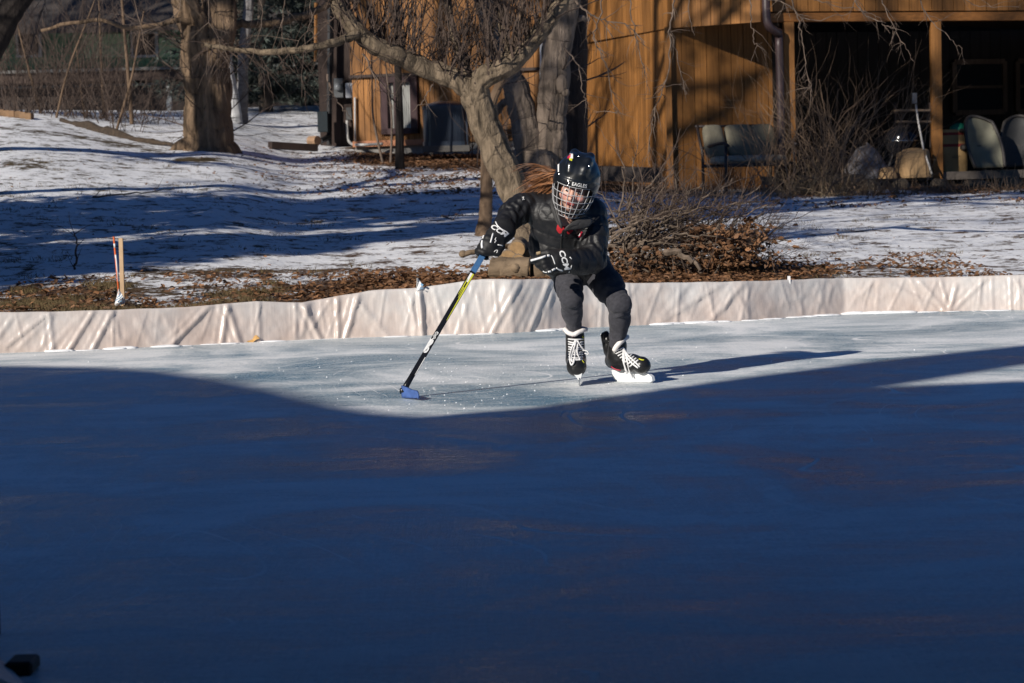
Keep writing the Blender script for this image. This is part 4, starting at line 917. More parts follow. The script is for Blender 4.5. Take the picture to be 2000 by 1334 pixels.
def flag(label, poly, Y, marks):
    t = thing('marker_flag', label, 'flag', P(poly[0][0], poly[0][1], Y)); mb = MB(); n = 6; A, B, C_, D_ = [P(x, y, Y) for x, y in poly]; vs = []
    for j in range(n + 1):
        for i in range(n + 1):
            p = A.lerp(B, i / n).lerp(D_.lerp(C_, i / n), j / n); p.y += .018 * math.sin(i * .9 + j * .6); vs.append(p)
    fs = [[j * (n + 1) + i, j * (n + 1) + i + 1, (j + 1) * (n + 1) + i + 1, (j + 1) * (n + 1) + i] for j in range(n) for i in range(n)]
    o = link_mesh('cloth', vs, fs, flagm, t); md = o.modifiers.new('s', 'SOLIDIFY'); md.thickness = .002
    mb = MB()
    for (x, y, w, h, sl_) in marks: q = P(x, y, Y - .03); mb.box(q, (w, .003, h), Matrix.Rotation(sl_, 3, 'Y'))
    if marks: mb.build('print', blue_ink, t)
    return t
f = flag('small white flag with pale blue print drooping at the foot of the wooden stake', [(231, 565), (244, 582), (243, 594), (223, 598)], p0.y - .12, [(232, 578, .035, .006, -.9), (229, 585, .030, .006, -.5), (236, 580, .028, .005, -.8), (234, 589, .03, .005, -.3)])
mb = MB(); q = P(232, 564, p0.y - .12); g0 = at_depth(236, p0.y - .12); mb.tube([g0, q], .004, 6); mb.build('wire', M('steel_wire', (.3, .3, .3), .4), f)
f = flag('white pointed flag with a blue mark sticking up above the rink wall', [(816, 543), (826, 557), (829, 566), (813, 568)], board_y(P(820, 560, 16.6).x) + .03, [(824, 556, .02, .014, .6), (823, 563, .02, .006, .5)])
mb = MB(); y_ = board_y(P(820, 560, 16.6).x) + .03; mb.tube([P(814, 575, y_), P(815, 543, y_)], .005, 6); mb.build('wire', M('steel_wire', (.3, .3, .3)), f)
y_ = board_y(P(1541, 550, 17).x) + .12; mb = MB(); mb.box(P(1541, 547, y_), (.022, .01, .06)); tagged(mb.build('white_tag', whitep, None, P(1541, 555, y_)), 'small white tag standing behind the rink wall right of the brush pile', 'tag')
mb = MB(); c = G(497, 667) + Vector((0, -.06, .02)); vs = [c + Vector((x * .045, -.012 * abs(x) + .02 * z, z * .03 + .012 * math.sin(x * 3))) for x, z in ((-1, -.4), (-.4, .6), (0, .9), (.5, .5), (1, .1), (.4, -.5), (-.2, -.6))]
mb.add(vs + [v + Vector((0, .004, 0)) for v in vs], [list(range(7)), list(range(13, 6, -1))] + [[i, (i + 1) % 7, 7 + (i + 1) % 7, 7 + i] for i in range(7)]); tagged(mb.build('fallen_leaf', M('yellow_leaf', (.50, .29, .10), .7), None, c), 'single yellow dry leaf on the ice at the foot of the rink wall', 'leaf')

# stacked logs and fallen branch behind the skater
cut = M('fresh_cut_wood', (.30, .185, .085), .8, 18, .3, (1, 1, 1)); barkl = bark_mat('log_bark', (.20, .145, .095), 12, (.4, 1, 1), .45, .7, .02)
def log(label, a, b, r, group='split logs behind the rink wall', r2=None, kn=0):
    a, b = Vector(a), Vector(b); t = thing('log', label, 'log', (a + b) / 2, group); mb = MB(); q = [a.lerp(b, i / 8) + (rv(r * .05) if 0 < i < 8 else Vector((0, 0, 0))) for i in range(9)]; rr = [lerp(r, r2 or r, i / 8) * random.uniform(.96, 1.04) for i in range(9)]
    q2 = polyline(q, 4); mb.tube(q2, [interp(i / 4, range(9), rr) for i in range(len(q2))], 40, True, (r * .07, 3.5, 1.5))
    if kn: d = Vector((0, -1, .2)); mb.tube([q[5], q[5] + d * r * 1.15], r * .42, 10)
    mb.build('bark', barkl, t, smooth=True)
    d = (b - a).normalized()
    for e, s_, r_ in ((a, -1, rr[0]), (b, 1, rr[-1])): mb = MB(); mb.tube([e + d * s_ * .001, e + d * s_ * .006], r_ * .9, 16); mb.build('cut_end', cut, t)
    return t
LYd = 18.6
Lp = lambda px, py, dz=0: P(px, py, LYd + dz)
random.seed(31)
log('topmost short log of the stack, cut end facing the ice', Lp(1010, 487), Lp(1016, 480, .55), .067); log('left log of the stack with tan cut end, under the topmost log', Lp(993, 506), Lp(1005, 500, .55), .068); log('smaller pale ended log wedged right of the tan ended log', Lp(1013, 511, -.02), Lp(1022, 504, .5), .058); log('log at the right of the stack, partly behind the skater', Lp(1040, 506, .05), Lp(1065, 500, .5), .09)
log('long lying log with a sawn knot below the stack', Lp(960, 526, -.15), Lp(1036, 527, -.2), .085, r2=.09, kn=1); log('thick lying log under the left glove beside the knotted log', Lp(1040, 530, -.15), Lp(1130, 528, -.1), .09)
mb = MB(); q = wob([Lp(903, 496, .3), Lp(925, 492, .3), Lp(960, 484, .35), Lp(1000, 480, .5), Lp(1060, 476, .6)], .006, 4); mb.tube(q, [.030] + [.022] * (len(q) - 1), 9); mb.ellipsoid(Lp(904, 496, .3), (.032, .03, .03)); tagged(mb.build('fallen_branch', barkl, None, q[0], True), 'smooth fallen branch lying on the snow behind the stick hand', 'branch')
mb = MB(); q = wob([Lp(965, 497, .2), Lp(985, 502, .2), Lp(1000, 503, .2)], .004, 4); mb.tube(q, [.01 + .006 * i / len(q) for i in range(len(q))], 7); tagged(mb.build('fallen_branch', barkl, None, q[0], True), 'short stub of branch pointing left from the log stack', 'branch')
# thin fallen twigs on the left snow
random.seed(32)
for lab, pts in (('long thin fallen twig lying on the snow left of centre', [(182, 388), (240, 384), (300, 376), (340, 372)]), ('thin curved stem standing in the shaded snow left of the stake', [(146, 530), (148, 500), (150, 475), (146, 455)]), ('dark fallen twig on the snow left of the slim trunk', [(863, 425), (875, 429), (887, 432)])):
    pp = [T(*p) + Vector((0, 0, .02)) for p in pts] if 'standing' not in lab else [P(x, y, T(*pts[0]).y) for x, y in pts]; mb = MB(); q = wob(pp, .012, 5); mb.tube(q, [.011 * (1 - .6 * i / len(q)) for i in range(len(q))], 5)
    for _ in range(7): p, d = along(q, random.random()); grow(mb, p, d * .6 + rv(.6) + Vector((0, 0, .3)), random.uniform(.1, .3), .004, 0)
    tagged(mb.build('fallen_twig', twig_m, None, pp[0]), lab, 'twig')

# ------------------------------------------------------------------ brush pile
random.seed(33)
bc = at_depth(1330, 19.3); bp = thing('brush_pile', 'heap of cut bare branches with clinging dry leaves right of the skater', 'brush pile', bc)
grey_st = bark_mat('weathered_branch', (.155, .118, .09), 14, (1, 1, .4), .45, .5, .01)
mb = MB(); mbt = MB()
def stick(a, b, r, kids, sag=.0, mbx=None):
    a, b = Vector(a), Vector(b); m_ = a.lerp(b, .5) + rv(.08) + Vector((0, 0, -sag)); q = wob([a, m_, b], .02, 6); N = len(q); (mbx or mb).tint = random.random(); (mbx or mb).tube(q, [lerp(r, r * .35, i / (N - 1)) for i in range(N)], 6)
    for _ in range(kids):
        p, d = along(q, random.uniform(.25, 1)); mbt.tint = random.random(); grow(mbt, p, d + rv(.8) + Vector((0, 0, .2)), random.uniform(.15, .5), r * .45, 1, 0, .15, 3, .8, 5)
Bp = lambda px, py, dz=0: P(px, py, 19.3 + dz)
for a, b, r, k in (((1150, 520), (1330, 445), .018, 5), ((1180, 480), (1420, 432), .016, 6), ((1165, 470), (1395, 405), .014, 6), ((1190, 455), (1330, 385), .014, 6), ((1180, 490), (1440, 395), .015, 8), ((1200, 430), (1300, 350), .010, 6), ((1215, 505), (1260, 395), .022, 4), ((1230, 520), (1275, 450), .026, 3), ((1250, 500), (1300, 375), .012, 6), ((1300, 440), (1430, 348), .010, 5),
                   ((1240, 540), (1330, 490), .026, 3), ((1220, 470), (1245, 360), .009, 5), ((1320, 505), (1480, 440), .012, 7), ((1350, 500), (1540, 470), .010, 7), ((1300, 470), (1530, 445), .010, 8), ((1290, 460), (1500, 400), .010, 8), ((1350, 470), (1485, 380), .008, 6), ((1170, 440), (1290, 400), .013, 4), ((1380, 520), (1540, 490), .008, 6), ((1190, 510), (1400, 470), .016, 5), ((1300, 530), (1240, 525), .02, 2)):
    stick(Bp(*a, random.uniform(-.5, .3)), Bp(*b, random.uniform(-.4, .6)), r, k)
stick(Bp(1298, 492, -.7), Bp(1370, 534, -.8), .030, 1); 
for _ in range(190):
    px = random.uniform(1160, 1440) if random.random() < .45 else random.uniform(1180, 1340); t = (px - 1160) / 340; py = random.uniform(lerp(405, 470, t), 525)
    a = Bp(px, py, random.uniform(-.6, .6)); d = Vector((random.gauss(.5, .6), random.gauss(0, .5), random.gauss(.1, .4))).normalized(); stick(a, a + d * random.uniform(.25, .75), random.uniform(.004, .011), 3, .02)
mb.build('branches', grey_st, bp)['kind'] = 'stuff'; mbt.build('fine_twigs', twig_m, bp)['kind'] = 'stuff'

# ------------------------------------------------------------------ leaves
leafm = M('dead_leaf', (.175, .085, .038), .75, 3, .3, tint=True)
def leaf(mb, p, s_, flat=.35):
    a = random.uniform(0, 6.28); n_ = Vector((random.gauss(0, flat), random.gauss(0, flat), 1)).normalized(); x = Vector((math.cos(a), math.sin(a), 0)); x = (x - n_ * x.dot(n_)).normalized(); y = n_.cross(x); c = random.uniform(.1, .5) * s_; mb.tint = min(1, max(0, random.gauss(.45, .25)))
    w = random.uniform(.45, .75); cv = lambda u, v: p + x * u * s_ + y * v * s_ * w + n_ * (c * abs(v) + random.uniform(-.1, .25) * s_ * abs(u))
    mb.add([cv(-1, 0), cv(-.35, -.8), cv(.4, -.7), cv(1, 0), cv(.35, .8), cv(-.45, .65)], [(0, 1, 2, 3), (0, 3, 4, 5)])
random.seed(34)
mb = MB()
for _ in range(1700):   # leaves clinging in the brush pile
    px = random.gauss(1420, 45) if random.random() < .65 else random.uniform(1190, 1480); py = random.uniform(440, 522) if px > 1330 else random.uniform(485, 530)
    if 1400 < px < 1480 and random.random() < .5: py = random.uniform(455, 520)
    leaf(mb, Bp(px, py, random.uniform(-.75, .2)), random.uniform(.016, .036), 1.2)
for _ in range(60): leaf(mb, Bp(random.gauss(1462, 6), random.uniform(425, 445), -.2), .022, 1.2)
mb.build('clinging_leaves', leafm, bp)['kind'] = 'stuff'
def litter(name, label, n, region, size, seed, thr=.5):
    random.seed(seed); mb = MB(); k = 0; tries = 0
    while k < n and tries < n * 14:
        tries += 1; x, y = region(); 
        if y < board_y(x) + .06: continue
        b = bare_at(x, y); nz = mnoise.noise(Vector((x * 1.6, y * 1.6, 4))) * .5 + mnoise.noise(Vector((x * 5, y * 5, 8))) * .3
        if b * 1.0 + nz * 1.25 < thr: continue
        if random.random() > b: continue
        leaf(mb, onground(x, y, .008 + random.random() * .02), random.uniform(*size)); k += 1
    o = mb.build(name, leafm); tagged(o, label, 'leaves', kind='stuff')
def near_strip():
    px = random.uniform(-60, 2060) if random.random() < .62 else random.uniform(640, 1540); x = P(px, 600, 17).x; return x, board_y(x) + .06 + 2.8 * random.random() ** 1.5
litter('leaf_litter', 'brown dead leaves lying along the back of the rink wall', 15000, near_strip, (.014, .034), 35, .40)
def bank(): Y = random.uniform(30, 41); return P(random.gauss(900, 170), 300, Y).x, Y
litter('leaf_litter', 'dead leaves on the thawed bank below the air conditioner', 6500, bank, (.02, .04), 36, .42)
def porch(): Y = random.uniform(30, 35.4); return P(random.uniform(1150, 2080), 370, Y).x, Y
litter('leaf_litter', 'dead leaves along the porch and cedar wall', 2500, porch, (.02, .04), 37, .6)
def snowy(): Y = random.uniform(17.2, 36); return P(random.uniform(-40, 2040), 450, Y).x, Y
random.seed(38); mb = MB()
for _ in range(700): x, y = snowy(); leaf(mb, onground(x, y, .012), random.uniform(.012, .026))
tagged(mb.build('leaf_litter', leafm), 'scattered single dead leaves on the open snow', 'leaves', kind='stuff')
# tufts of grass poking through
random.seed(39); mb = MB(); grassm = M('winter_grass', (.14, .10, .045), .8, 4, .4, tint=True)
k = 0
while k < 2400:
    if random.random() < .55: px = random.uniform(-40, 640); x = P(px, 600, 17).x; y = board_y(x) + .1 + 2.3 * random.random()
    else: x, y = snowy()
    b = bare_at(x, y); nz = mnoise.noise(Vector((x * 1.7 + 9, y * 1.7, 14)))
    if b + nz * .7 < .66: continue
    p = onground(x, y); 
    for _ in range(5):
        q = p + Vector((random.gauss(0, .03), random.gauss(0, .03), 0)); e = q + Vector((random.gauss(0, .025), random.gauss(0, .025), random.uniform(.015, .05))); w = Vector((.003, .001, 0)); mb.tint = random.random(); mb.add([q - w, q + w, e], [(0, 1, 2)])
    k += 1
tagged(mb.build('grass_tufts', grassm), 'winter grass tufts poking through the thin snow', 'grass', kind='stuff')

# ------------------------------------------------------------------ near left corner of the rink
nb = thing('rink_corner', 'dark timber end and liner at the near left corner of the rink', 'rink corner', G(20, 1334))
mb = MB(); p = G(62, 1312); mb.box(p + Vector((-.02, .0, .016)), (.062, .10, .032), None, .006); mb.build('timber_end', darkwood, nb)
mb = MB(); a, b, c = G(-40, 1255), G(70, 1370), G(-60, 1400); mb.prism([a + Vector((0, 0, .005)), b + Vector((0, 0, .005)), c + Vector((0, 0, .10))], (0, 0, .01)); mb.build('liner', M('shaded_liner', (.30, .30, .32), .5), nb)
mb = MB(); p = G(-3, 1240); mb.box(p + Vector((-.012, 0, .08)), (.03, .03, .20)); mb.build('post', darkwood, nb)

# ------------------------------------------------------------------ what throws the shade: unseen house shaped from its shadow edges, trees beyond the camera
def occ(px, py, L):
    g = G(px, py); return g.dot(N2), (g.dot(S2) + L) * math.tan(EL)
LB = 6.0
left = [(-900, 706), (-300, 712), (0, 714), (200, 717), (330, 725), (450, 742), (560, 765), (680, 795), (760, 807), (820, 811)]
right = [(900, 807), (1050, 796), (1250, 769), (1450, 738), (1700, 706), (2000, 674), (2400, 632)]
lp_ = [occ(x, y, LB) for x, y in left]; rp_ = [occ(x, y, LB) for x, y in right]
qs2 = occ(1720, 756, LB); sl1 = occ(2000, 713, LB); sl2 = occ(2000, 743, LB)
print('OCC', lp_, rp_, qs2, sl1, sl2)
def w3(q, h, L=LB): return N2 * q - S2 * L + Vector((0, 0, h))
nh = thing('shade_house', 'unseen tall house behind the viewer, shaped to shade the near ice', 'house', w3(0, 0))
siding = M('grey_siding', (.30, .30, .29), .8, 3, .1)
mb = MB(); poly = [w3(lp_[0][0] - 4, -.2), w3(lp_[0][0] - 4, lp_[0][1])] + [w3(*a) for a in lp_] + [w3(qs2[0] + 14, lp_[-1][1]), w3(qs2[0] + 14, -.2)]
mb.prism(poly, -S2 * 8); mb.build('wall', siding, nh)
top = max(rp_[-1][1], 11.0)
mb = MB(); b0 = lp_[-1][1] - .4
poly = [w3(lp_[-1][0], b0)] + [w3(*a) for a in rp_] + [w3(rp_[-1][0] + .05, top), w3(sl1[0] + (sl1[0] - qs2[0]) * .6, top), w3(*sl1), w3(*qs2), w3(qs2[0], b0)]
mb.prism(poly, -S2 * 1.2); mb.build('shade_chimney', M('chimney_brick', (.25, .12, .08), .9, 8, .3), nh)  # unseen stack, profile shaped to the shadow band on the ice
mb = MB(); poly = [w3(qs2[0], b0), w3(qs2[0], qs2[1]), w3(*sl2), w3(sl2[0] + 12, sl2[1] + 1.5), w3(sl2[0] + 12, b0)]; mb.prism(poly, -S2 * 7); mb.build('roof', shing, nh)

mb = MB(); mb.box((0, -1.0, 2.45), (16, 12.4, .14)); mb.build('near_shade_slab', shing, nh)  # unseen slab added above the camera to darken the nearest ice
def shade_tree(label, base, H_, r, seed, limbs=9, crown=.35, kids=5, up=.35, twigs=True):
    random.seed(seed); base = Vector((base[0], base[1], ground_z(base[0], base[1]))); t = thing('bare_tree', label, 'tree', base, 'bare trees outside the view'); mb = MB()
    q = lim(mb, [base - Vector((0, 0, .2)), base + Vector((.1, 0, H_ * .3)), base + Vector((-.15, .2, H_ * .6)), base + Vector((.2, .1, H_))], r, r * .2, 12, .04)
    for i in range(limbs):
        p, d = along(q, lerp(crown, .97, (i + random.random()) / limbs)); a = random.uniform(0, 6.28); grow(mb, p, Vector((math.cos(a), math.sin(a), random.uniform(.25, .9))), H_ * random.uniform(.25, .48), r * random.uniform(.25, .5), 3 if twigs else 2, 0, up, kids, .85, 6, 4)
    mb.build('trunk', bark_grey, t); return t
def back(px, py, h, Y=None):
    """ground position of something of height h whose shadow tip falls on the terrain at that pixel"""
    p = T(px, py) if Y is None else P(px, py, Y); return p - S2 * ((h - p.z) / math.tan(EL)) 
p = back(420, 440, 8.5); shade_tree('tall bare tree left of the rink shading the snow bank', (p.x, p.y), 12.5, .26, 51, 12, .3, 5)
p = back(720, 400, 9.0); shade_tree('bare tree farther left throwing long limb shadows', (p.x, p.y), 13, .24, 52, 12, .4, 5)
p = back(1800, 385, 9); shade_tree('bare tree throwing limb shadows on the right snow', (p.x, p.y), 13.0, .34, 53, 14, .40, 4, twigs=False)
p = back(1500, 400, 8.5); shade_tree('second bare tree throwing limb shadows on the right snow', (p.x, p.y), 10.5, .30, 59, 10, .42, 4, twigs=False)
p = back(1300, 250, 9, 37); shade_tree('bare tree dappling the cedar wall', (p.x, p.y), 12, .24, 54, 11, .35, 4)
p = back(1700, 150, 14.5, 36); shade_tree('second bare tree dappling the porch', (p.x, p.y), 17, .24, 55, 10, .35, 4)
p = back(800, 120, 10, 40); shade_tree('bare tree dappling the left wing', (p.x, p.y), 13, .26, 56, 13, .35, 5)
p = back(200, 130, 12, 60); shade_tree('bare tree before the green house', (p.x, p.y), 14, .3, 57, 13, .3, 5)
# evergreens left of the view: the broad band of shade on the bank
for i, (px, py, h, rb) in enumerate(((250, 500, 7.5, 2.2), (60, 520, 7.0, 2.2), (480, 470, 7.5, 1.6), (640, 425, 8.5, 2.0), (820, 385, 9, 1.7))):
    p = back(px, py, h * .62); b = onground(p.x, p.y); spruce(['broad evergreen left of the rink', 'evergreen farther left of the rink', 'slender evergreen left of the rink', 'tall evergreen left of the rink', 'tallest evergreen left of the rink'][i], b, h, rb, 60 + i, 560, .042)
for i, (px, py, Y, h, rb) in enumerate(((60, 120, 60, 20, 5.5), (330, 120, 60, 20, 5.0), (540, 100, 52, 19, 4.5), (200, 60, 50, 18, 4))):
    p = back(px, py, h * .72, Y); b = onground(p.x, p.y); spruce(['huge evergreen shading the green house on its left', 'huge evergreen shading the green house on its right', 'evergreen shading the spruces', 'evergreen shading the thicket'][i], b, h, rb, 70 + i, 420)
# ================================================================== the skater
class SDF:
    def __init__(s, lo, hi, h):
        s.h = h; s.lo = np.array(lo, float); n = np.ceil((np.array(hi, float) - s.lo) / h).astype(int) + 1; s.n = n
        s.f = np.full(tuple(n), .25, np.float32)
        s.ax = [(s.lo[i] + np.arange(n[i]) * h).astype(np.float32) for i in range(3)]
    def _box(s, lo, hi):
        i0 = np.clip(np.floor((np.array(lo) - s.lo) / s.h).astype(int), 0, s.n); i1 = np.clip(np.ceil((np.array(hi) - s.lo) / s.h).astype(int) + 1, 0, s.n)
        sl = tuple(slice(a, b) for a, b in zip(i0, i1)); X = s.ax[0][sl[0]][:, None, None]; Y = s.ax[1][sl[1]][None, :, None]; Z = s.ax[2][sl[2]][None, None, :]
        return sl, X, Y, Z
    def _comb(s, sl, d, k, op):
        f = s.f[sl]
        if op == 'sub': d = -d
        if k <= 0: r = np.minimum(f, d) if op == 'add' else np.maximum(f, d)
        elif op == 'add': h = np.maximum(k - np.abs(f - d), 0) / k; r = np.minimum(f, d) - h * h * k * .25
        else: h = np.maximum(k - np.abs(f - d), 0) / k; r = np.maximum(f, d) + h * h * k * .25
        s.f[sl] = r
    def cone(s, a, b, ra, rb, k=.02, op='add', sq=None):
        """round cone; sq=(axis, factor) flattens the section along a direction"""
        a = np.array(a, float); b = np.array(b, float); m = max(ra, rb) + k + 4 * s.h
        if sq: m *= max(1, 1 / sq[1])
        sl, X, Y, Z = s._box(np.minimum(a, b) - m, np.maximum(a, b) + m)
        ab = b - a; L2 = max(ab @ ab, 1e-9); px, py, pz = X - a[0], Y - a[1], Z - a[2]
        t = np.clip((px * ab[0] + py * ab[1] + pz * ab[2]) / L2, 0, 1); dx, dy, dz = px - t * ab[0], py - t * ab[1], pz - t * ab[2]
        d2 = dx * dx + dy * dy + dz * dz
        if sq:
            v = np.array(sq[0], float); v /= np.linalg.norm(v); q = dx * v[0] + dy * v[1] + dz * v[2]; d2 = d2 + q * q * (1 / sq[1] ** 2 - 1)
        s._comb(sl, (np.sqrt(d2) - (ra + t * (rb - ra))).astype(np.float32), k, op); return s
    def path(s, pts, rs, k=.02, op='add', sq=None):
        for i in range(len(pts) - 1): s.cone(pts[i], pts[i + 1], rs[i], rs[i + 1], k, op, sq)
        return s
    def ell(s, c, r, M3=None, k=.02, op='add', fn=None, e=2.0):
        c = np.array(c, float); m = max(r) + k + 4 * s.h; sl, X, Y, Z = s._box(c - m, c + m)
        M3 = np.array(M3 if M3 is not None else Matrix.Identity(3)); q = [M3[0, i] * (X - c[0]) + M3[1, i] * (Y - c[1]) + M3[2, i] * (Z - c[2]) for i in range(3)]
        if e == 2.0: l = np.sqrt(sum((q[i] / r[i]) ** 2 for i in range(3)))
        else: l = sum(np.abs(q[i] / r[i]) ** e for i in range(3)) ** (1 / e)
        d = (l - 1) * min(r)
        if fn is not None: d = np.maximum(d, fn(*q))
        s._comb(sl, d.astype(np.float32), k, op); return s
    def mesh(s):
        f = s.f; h = s.h; S = f < 0
        c = np.zeros(tuple(s.n - 1), np.int8)
        for i in (0, 1):
            for j in (0, 1):
                for k in (0, 1): c += S[i:i + s.n[0] - 1, j:j + s.n[1] - 1, k:k + s.n[2] - 1]
        act = np.argwhere((c > 0) & (c < 8)); idx = np.full(c.shape, -1, np.int64); idx[tuple(act.T)] = np.arange(len(act))
        acc = np.zeros((len(act), 3)); cnt = np.zeros(len(act))
        cs = [(i, j, k) for i in (0, 1) for j in (0, 1) for k in (0, 1)]
        val = {o: f[act[:, 0] + o[0], act[:, 1] + o[1], act[:, 2] + o[2]] for o in cs}
        for o in cs:
            for a in range(3):
                if o[a]: continue
                p = list(o); p[a] = 1; p = tuple(p); v0, v1 = val[o], val[p]; m = (v0 < 0) != (v1 < 0); t = np.where(m, v0 / np.where(m, v0 - v1, 1), 0)
                pt = np.array(o, float)[None, :].repeat(len(act), 0); pt[:, a] += t; acc[m] += pt[m]; cnt[m] += 1
        V = s.lo + (act + acc / cnt[:, None]) * h; Q = []
        for a in range(3):
            sl0 = [slice(None)] * 3; sl1 = [slice(None)] * 3; sl0[a] = slice(0, -1); sl1[a] = slice(1, None)
            ed = np.argwhere(S[tuple(sl0)] != S[tuple(sl1)]); b_, c_ = (a + 1) % 3, (a + 2) % 3
            ed = ed[(ed[:, b_] > 0) & (ed[:, c_] > 0) & (ed[:, b_] < s.n[b_] - 1) & (ed[:, c_] < s.n[c_] - 1)]
            def cell(db, dc): e = ed.copy(); e[:, b_] += db; e[:, c_] += dc; return idx[tuple(e.T)]
            q = np.stack([cell(-1, -1), cell(0, -1), cell(0, 0), cell(-1, 0)], 1); flip = ~S[tuple(ed.T)]; q[flip] = q[flip][:, ::-1]; Q.append(q)
        return V, np.concatenate(Q)
def vnormals(V, Q):
    n = np.cross(V[Q[:, 2]] - V[Q[:, 0]], V[Q[:, 3]] - V[Q[:, 1]]); N = np.zeros_like(V)
    for k in range(4): np.add.at(N, Q[:, k], n)
    return N / np.maximum(np.linalg.norm(N, axis=1, keepdims=True), 1e-12)
def relax(V, Q, it=2, w=.5):
    for _ in range(it):
        A = np.zeros_like(V); C_ = np.zeros(len(V))
        for k in range(4): np.add.at(A, Q[:, k], V[Q[:, (k + 1) % 4]] + V[Q[:, (k + 3) % 4]]); np.add.at(C_, Q[:, k], 2)
        V = V * (1 - w) + w * A / C_[:, None]
    return V
def bvh(V, Q): return BVHTree.FromPolygons([tuple(v) for v in V], [tuple(q) for q in Q.tolist()])
def hit(bv, px, py, off=.0012, default=None):
    d = ray(px, py); p, n, i, dd = bv.ray_cast(CAM, d)
    if p is None: return default
    if n.dot(d) > 0: n = -n
    return p + n * off
def nz3(p, s=1.0, o=0): return mnoise.noise(Vector(p) * s + Vector((o, o * 1.7, 0)))

DC = G(1131, 749).y
Pc = lambda px, py, dz=0: P(px, py, DC + dz)
MPP = DC / F
skater = thing('person', 'young skater in black caged helmet, black jacket and grey trousers, striding low on the ice', 'person', G(1185, 748))

skin, sn, sl_, sb = newmat('skin'); v = coords(sn, sl_); sl_.new(ramp(sn, sl_, noise(sn, sl_, v, 18, 4), [(0.3, (.56, .30, .225)), (0.7, (.66, .39, .30))]), sb.inputs['Base Color']); sb.inputs['Roughness'].default_value = .5
sb.inputs['Subsurface Weight'].default_value = .12; sb.inputs['Subsurface Radius'].default_value = (.012, .005, .003); sb.inputs['Subsurface Scale'].default_value = 1
lipm = M('lips', (.42, .10, .09), .45, 20, .1); blush = M('rosy_cheek', (.62, .30, .25), .5, 20, .08); browm = M('eyebrow', (.12, .06, .03), .8); eyew = M('eye_white', (.7, .68, .66), .25); iris = M('iris', (.05, .045, .04), .15)
jackm = None
def fabric(name, c, rough, sc, bs, bd, spec=.4, weave=None):
    m, n, l, b = newmat(name); v = coords(n, l); f = noise(n, l, v, sc, 5, .6); g = noise(n, l, v, 2.5, 3)
    l.new(mixc(n, l, 1, ramp(n, l, f, [(0.3, tuple(x * .75 for x in c)), (0.7, tuple(x * 1.25 for x in c))]), ramp(n, l, g, [(0.3, .8), (0.7, 1.15)]), 'MULTIPLY'), b.inputs['Base Color']); b.inputs['Roughness'].default_value = rough; b.inputs['Specular IOR Level'].default_value = spec
    if 'Sheen Weight' in b.inputs and weave: b.inputs['Sheen Weight'].default_value = weave
    bump(n, l, f, b, bs, bd); return m
jackm = fabric('black_quilted_nylon', (.0095, .0095, .011), .52, 26, .35, .012, .5); collm = fabric('charcoal_lining', (.042, .041, .041), .55, 30, .3, .006)
trm = fabric('grey_trouser_cloth', (.050, .050, .060), .85, 60, .4, .004, .2, .08); glovem = fabric('black_glove', (.012, .012, .013), .6, 60, .25, .003); bootm = fabric('black_boot', (.014, .014, .015), .32, 30, .15, .003)
redm = M('red_shirt', (.48, .012, .02), .8, 40, .1, bmp=.2, bd=.003); white = M('white_print', (.80, .80, .80), .5, 5, .03); fleece = M('white_fleece', (.78, .74, .72), .9, 60, .1, bmp=.6, bd=.006); lacem = M('white_lace', (.72, .72, .73), .85, 50, .12, bmp=.3, bd=.003)
holdm = M('white_blade_holder', (.74, .76, .78), .35, 5, .04); steelm = M('steel_runner', (.55, .56, .58), .22, metal=1); shellm, hn, hl, hb = newmat('black_helmet_shell'); hb.inputs['Base Color'].default_value = (.008, .010, .013, 1); hb.inputs['Roughness'].default_value = .34; hb.inputs['Coat Weight'].default_value = .25; hb.inputs['Coat Roughness'].default_value = .08
padm = M('black_padding', (.01, .01, .01), .8); cagem = M('white_cage_wire', (.46, .46, .47), .35, 5, .03); tanm = M('tan_palm', (.35, .26, .15), .8, 20, .2); yell = M('yellow_green_print', (.62, .62, .04), .5, 4, .05); crimson = M('crimson_print', (.45, .02, .05), .5, 4, .05); bluet = M('blue_grip_tape', (.032, .115, .27), .75, 30, .25, bmp=.4, bd=.003); blueb = M('blue_blade_tape', (.05, .105, .30), .75, 26, .3, bmp=.4, bd=.004); stickm = M('black_stick', (.010, .010, .011), .25, 20, .2)

# ---- head frame (x = viewer's right, u = head up, f = face forward)
def hframe(roll, pitch, yaw):
    t = -f0; u_ = cu * math.cos(roll) + cr * math.sin(roll); r_ = cr * math.cos(roll) - cu * math.sin(roll)
    hu = u_ * math.cos(pitch) + t * math.sin(pitch); hf = t * math.cos(pitch) - u_ * math.sin(pitch)
    hx = r_ * math.cos(yaw) + hf * math.sin(yaw); hf = hf * math.cos(yaw) - r_ * math.sin(yaw); return hx, hu, hf
hx, hu, hf = hframe(R(12), R(17), R(6))
HM = Matrix((hx, hu, hf)).transposed()
Hc = Pc(1123, 366, -.22)
hp = lambda a, b, c: Hc + hx * a + hu * b + hf * c

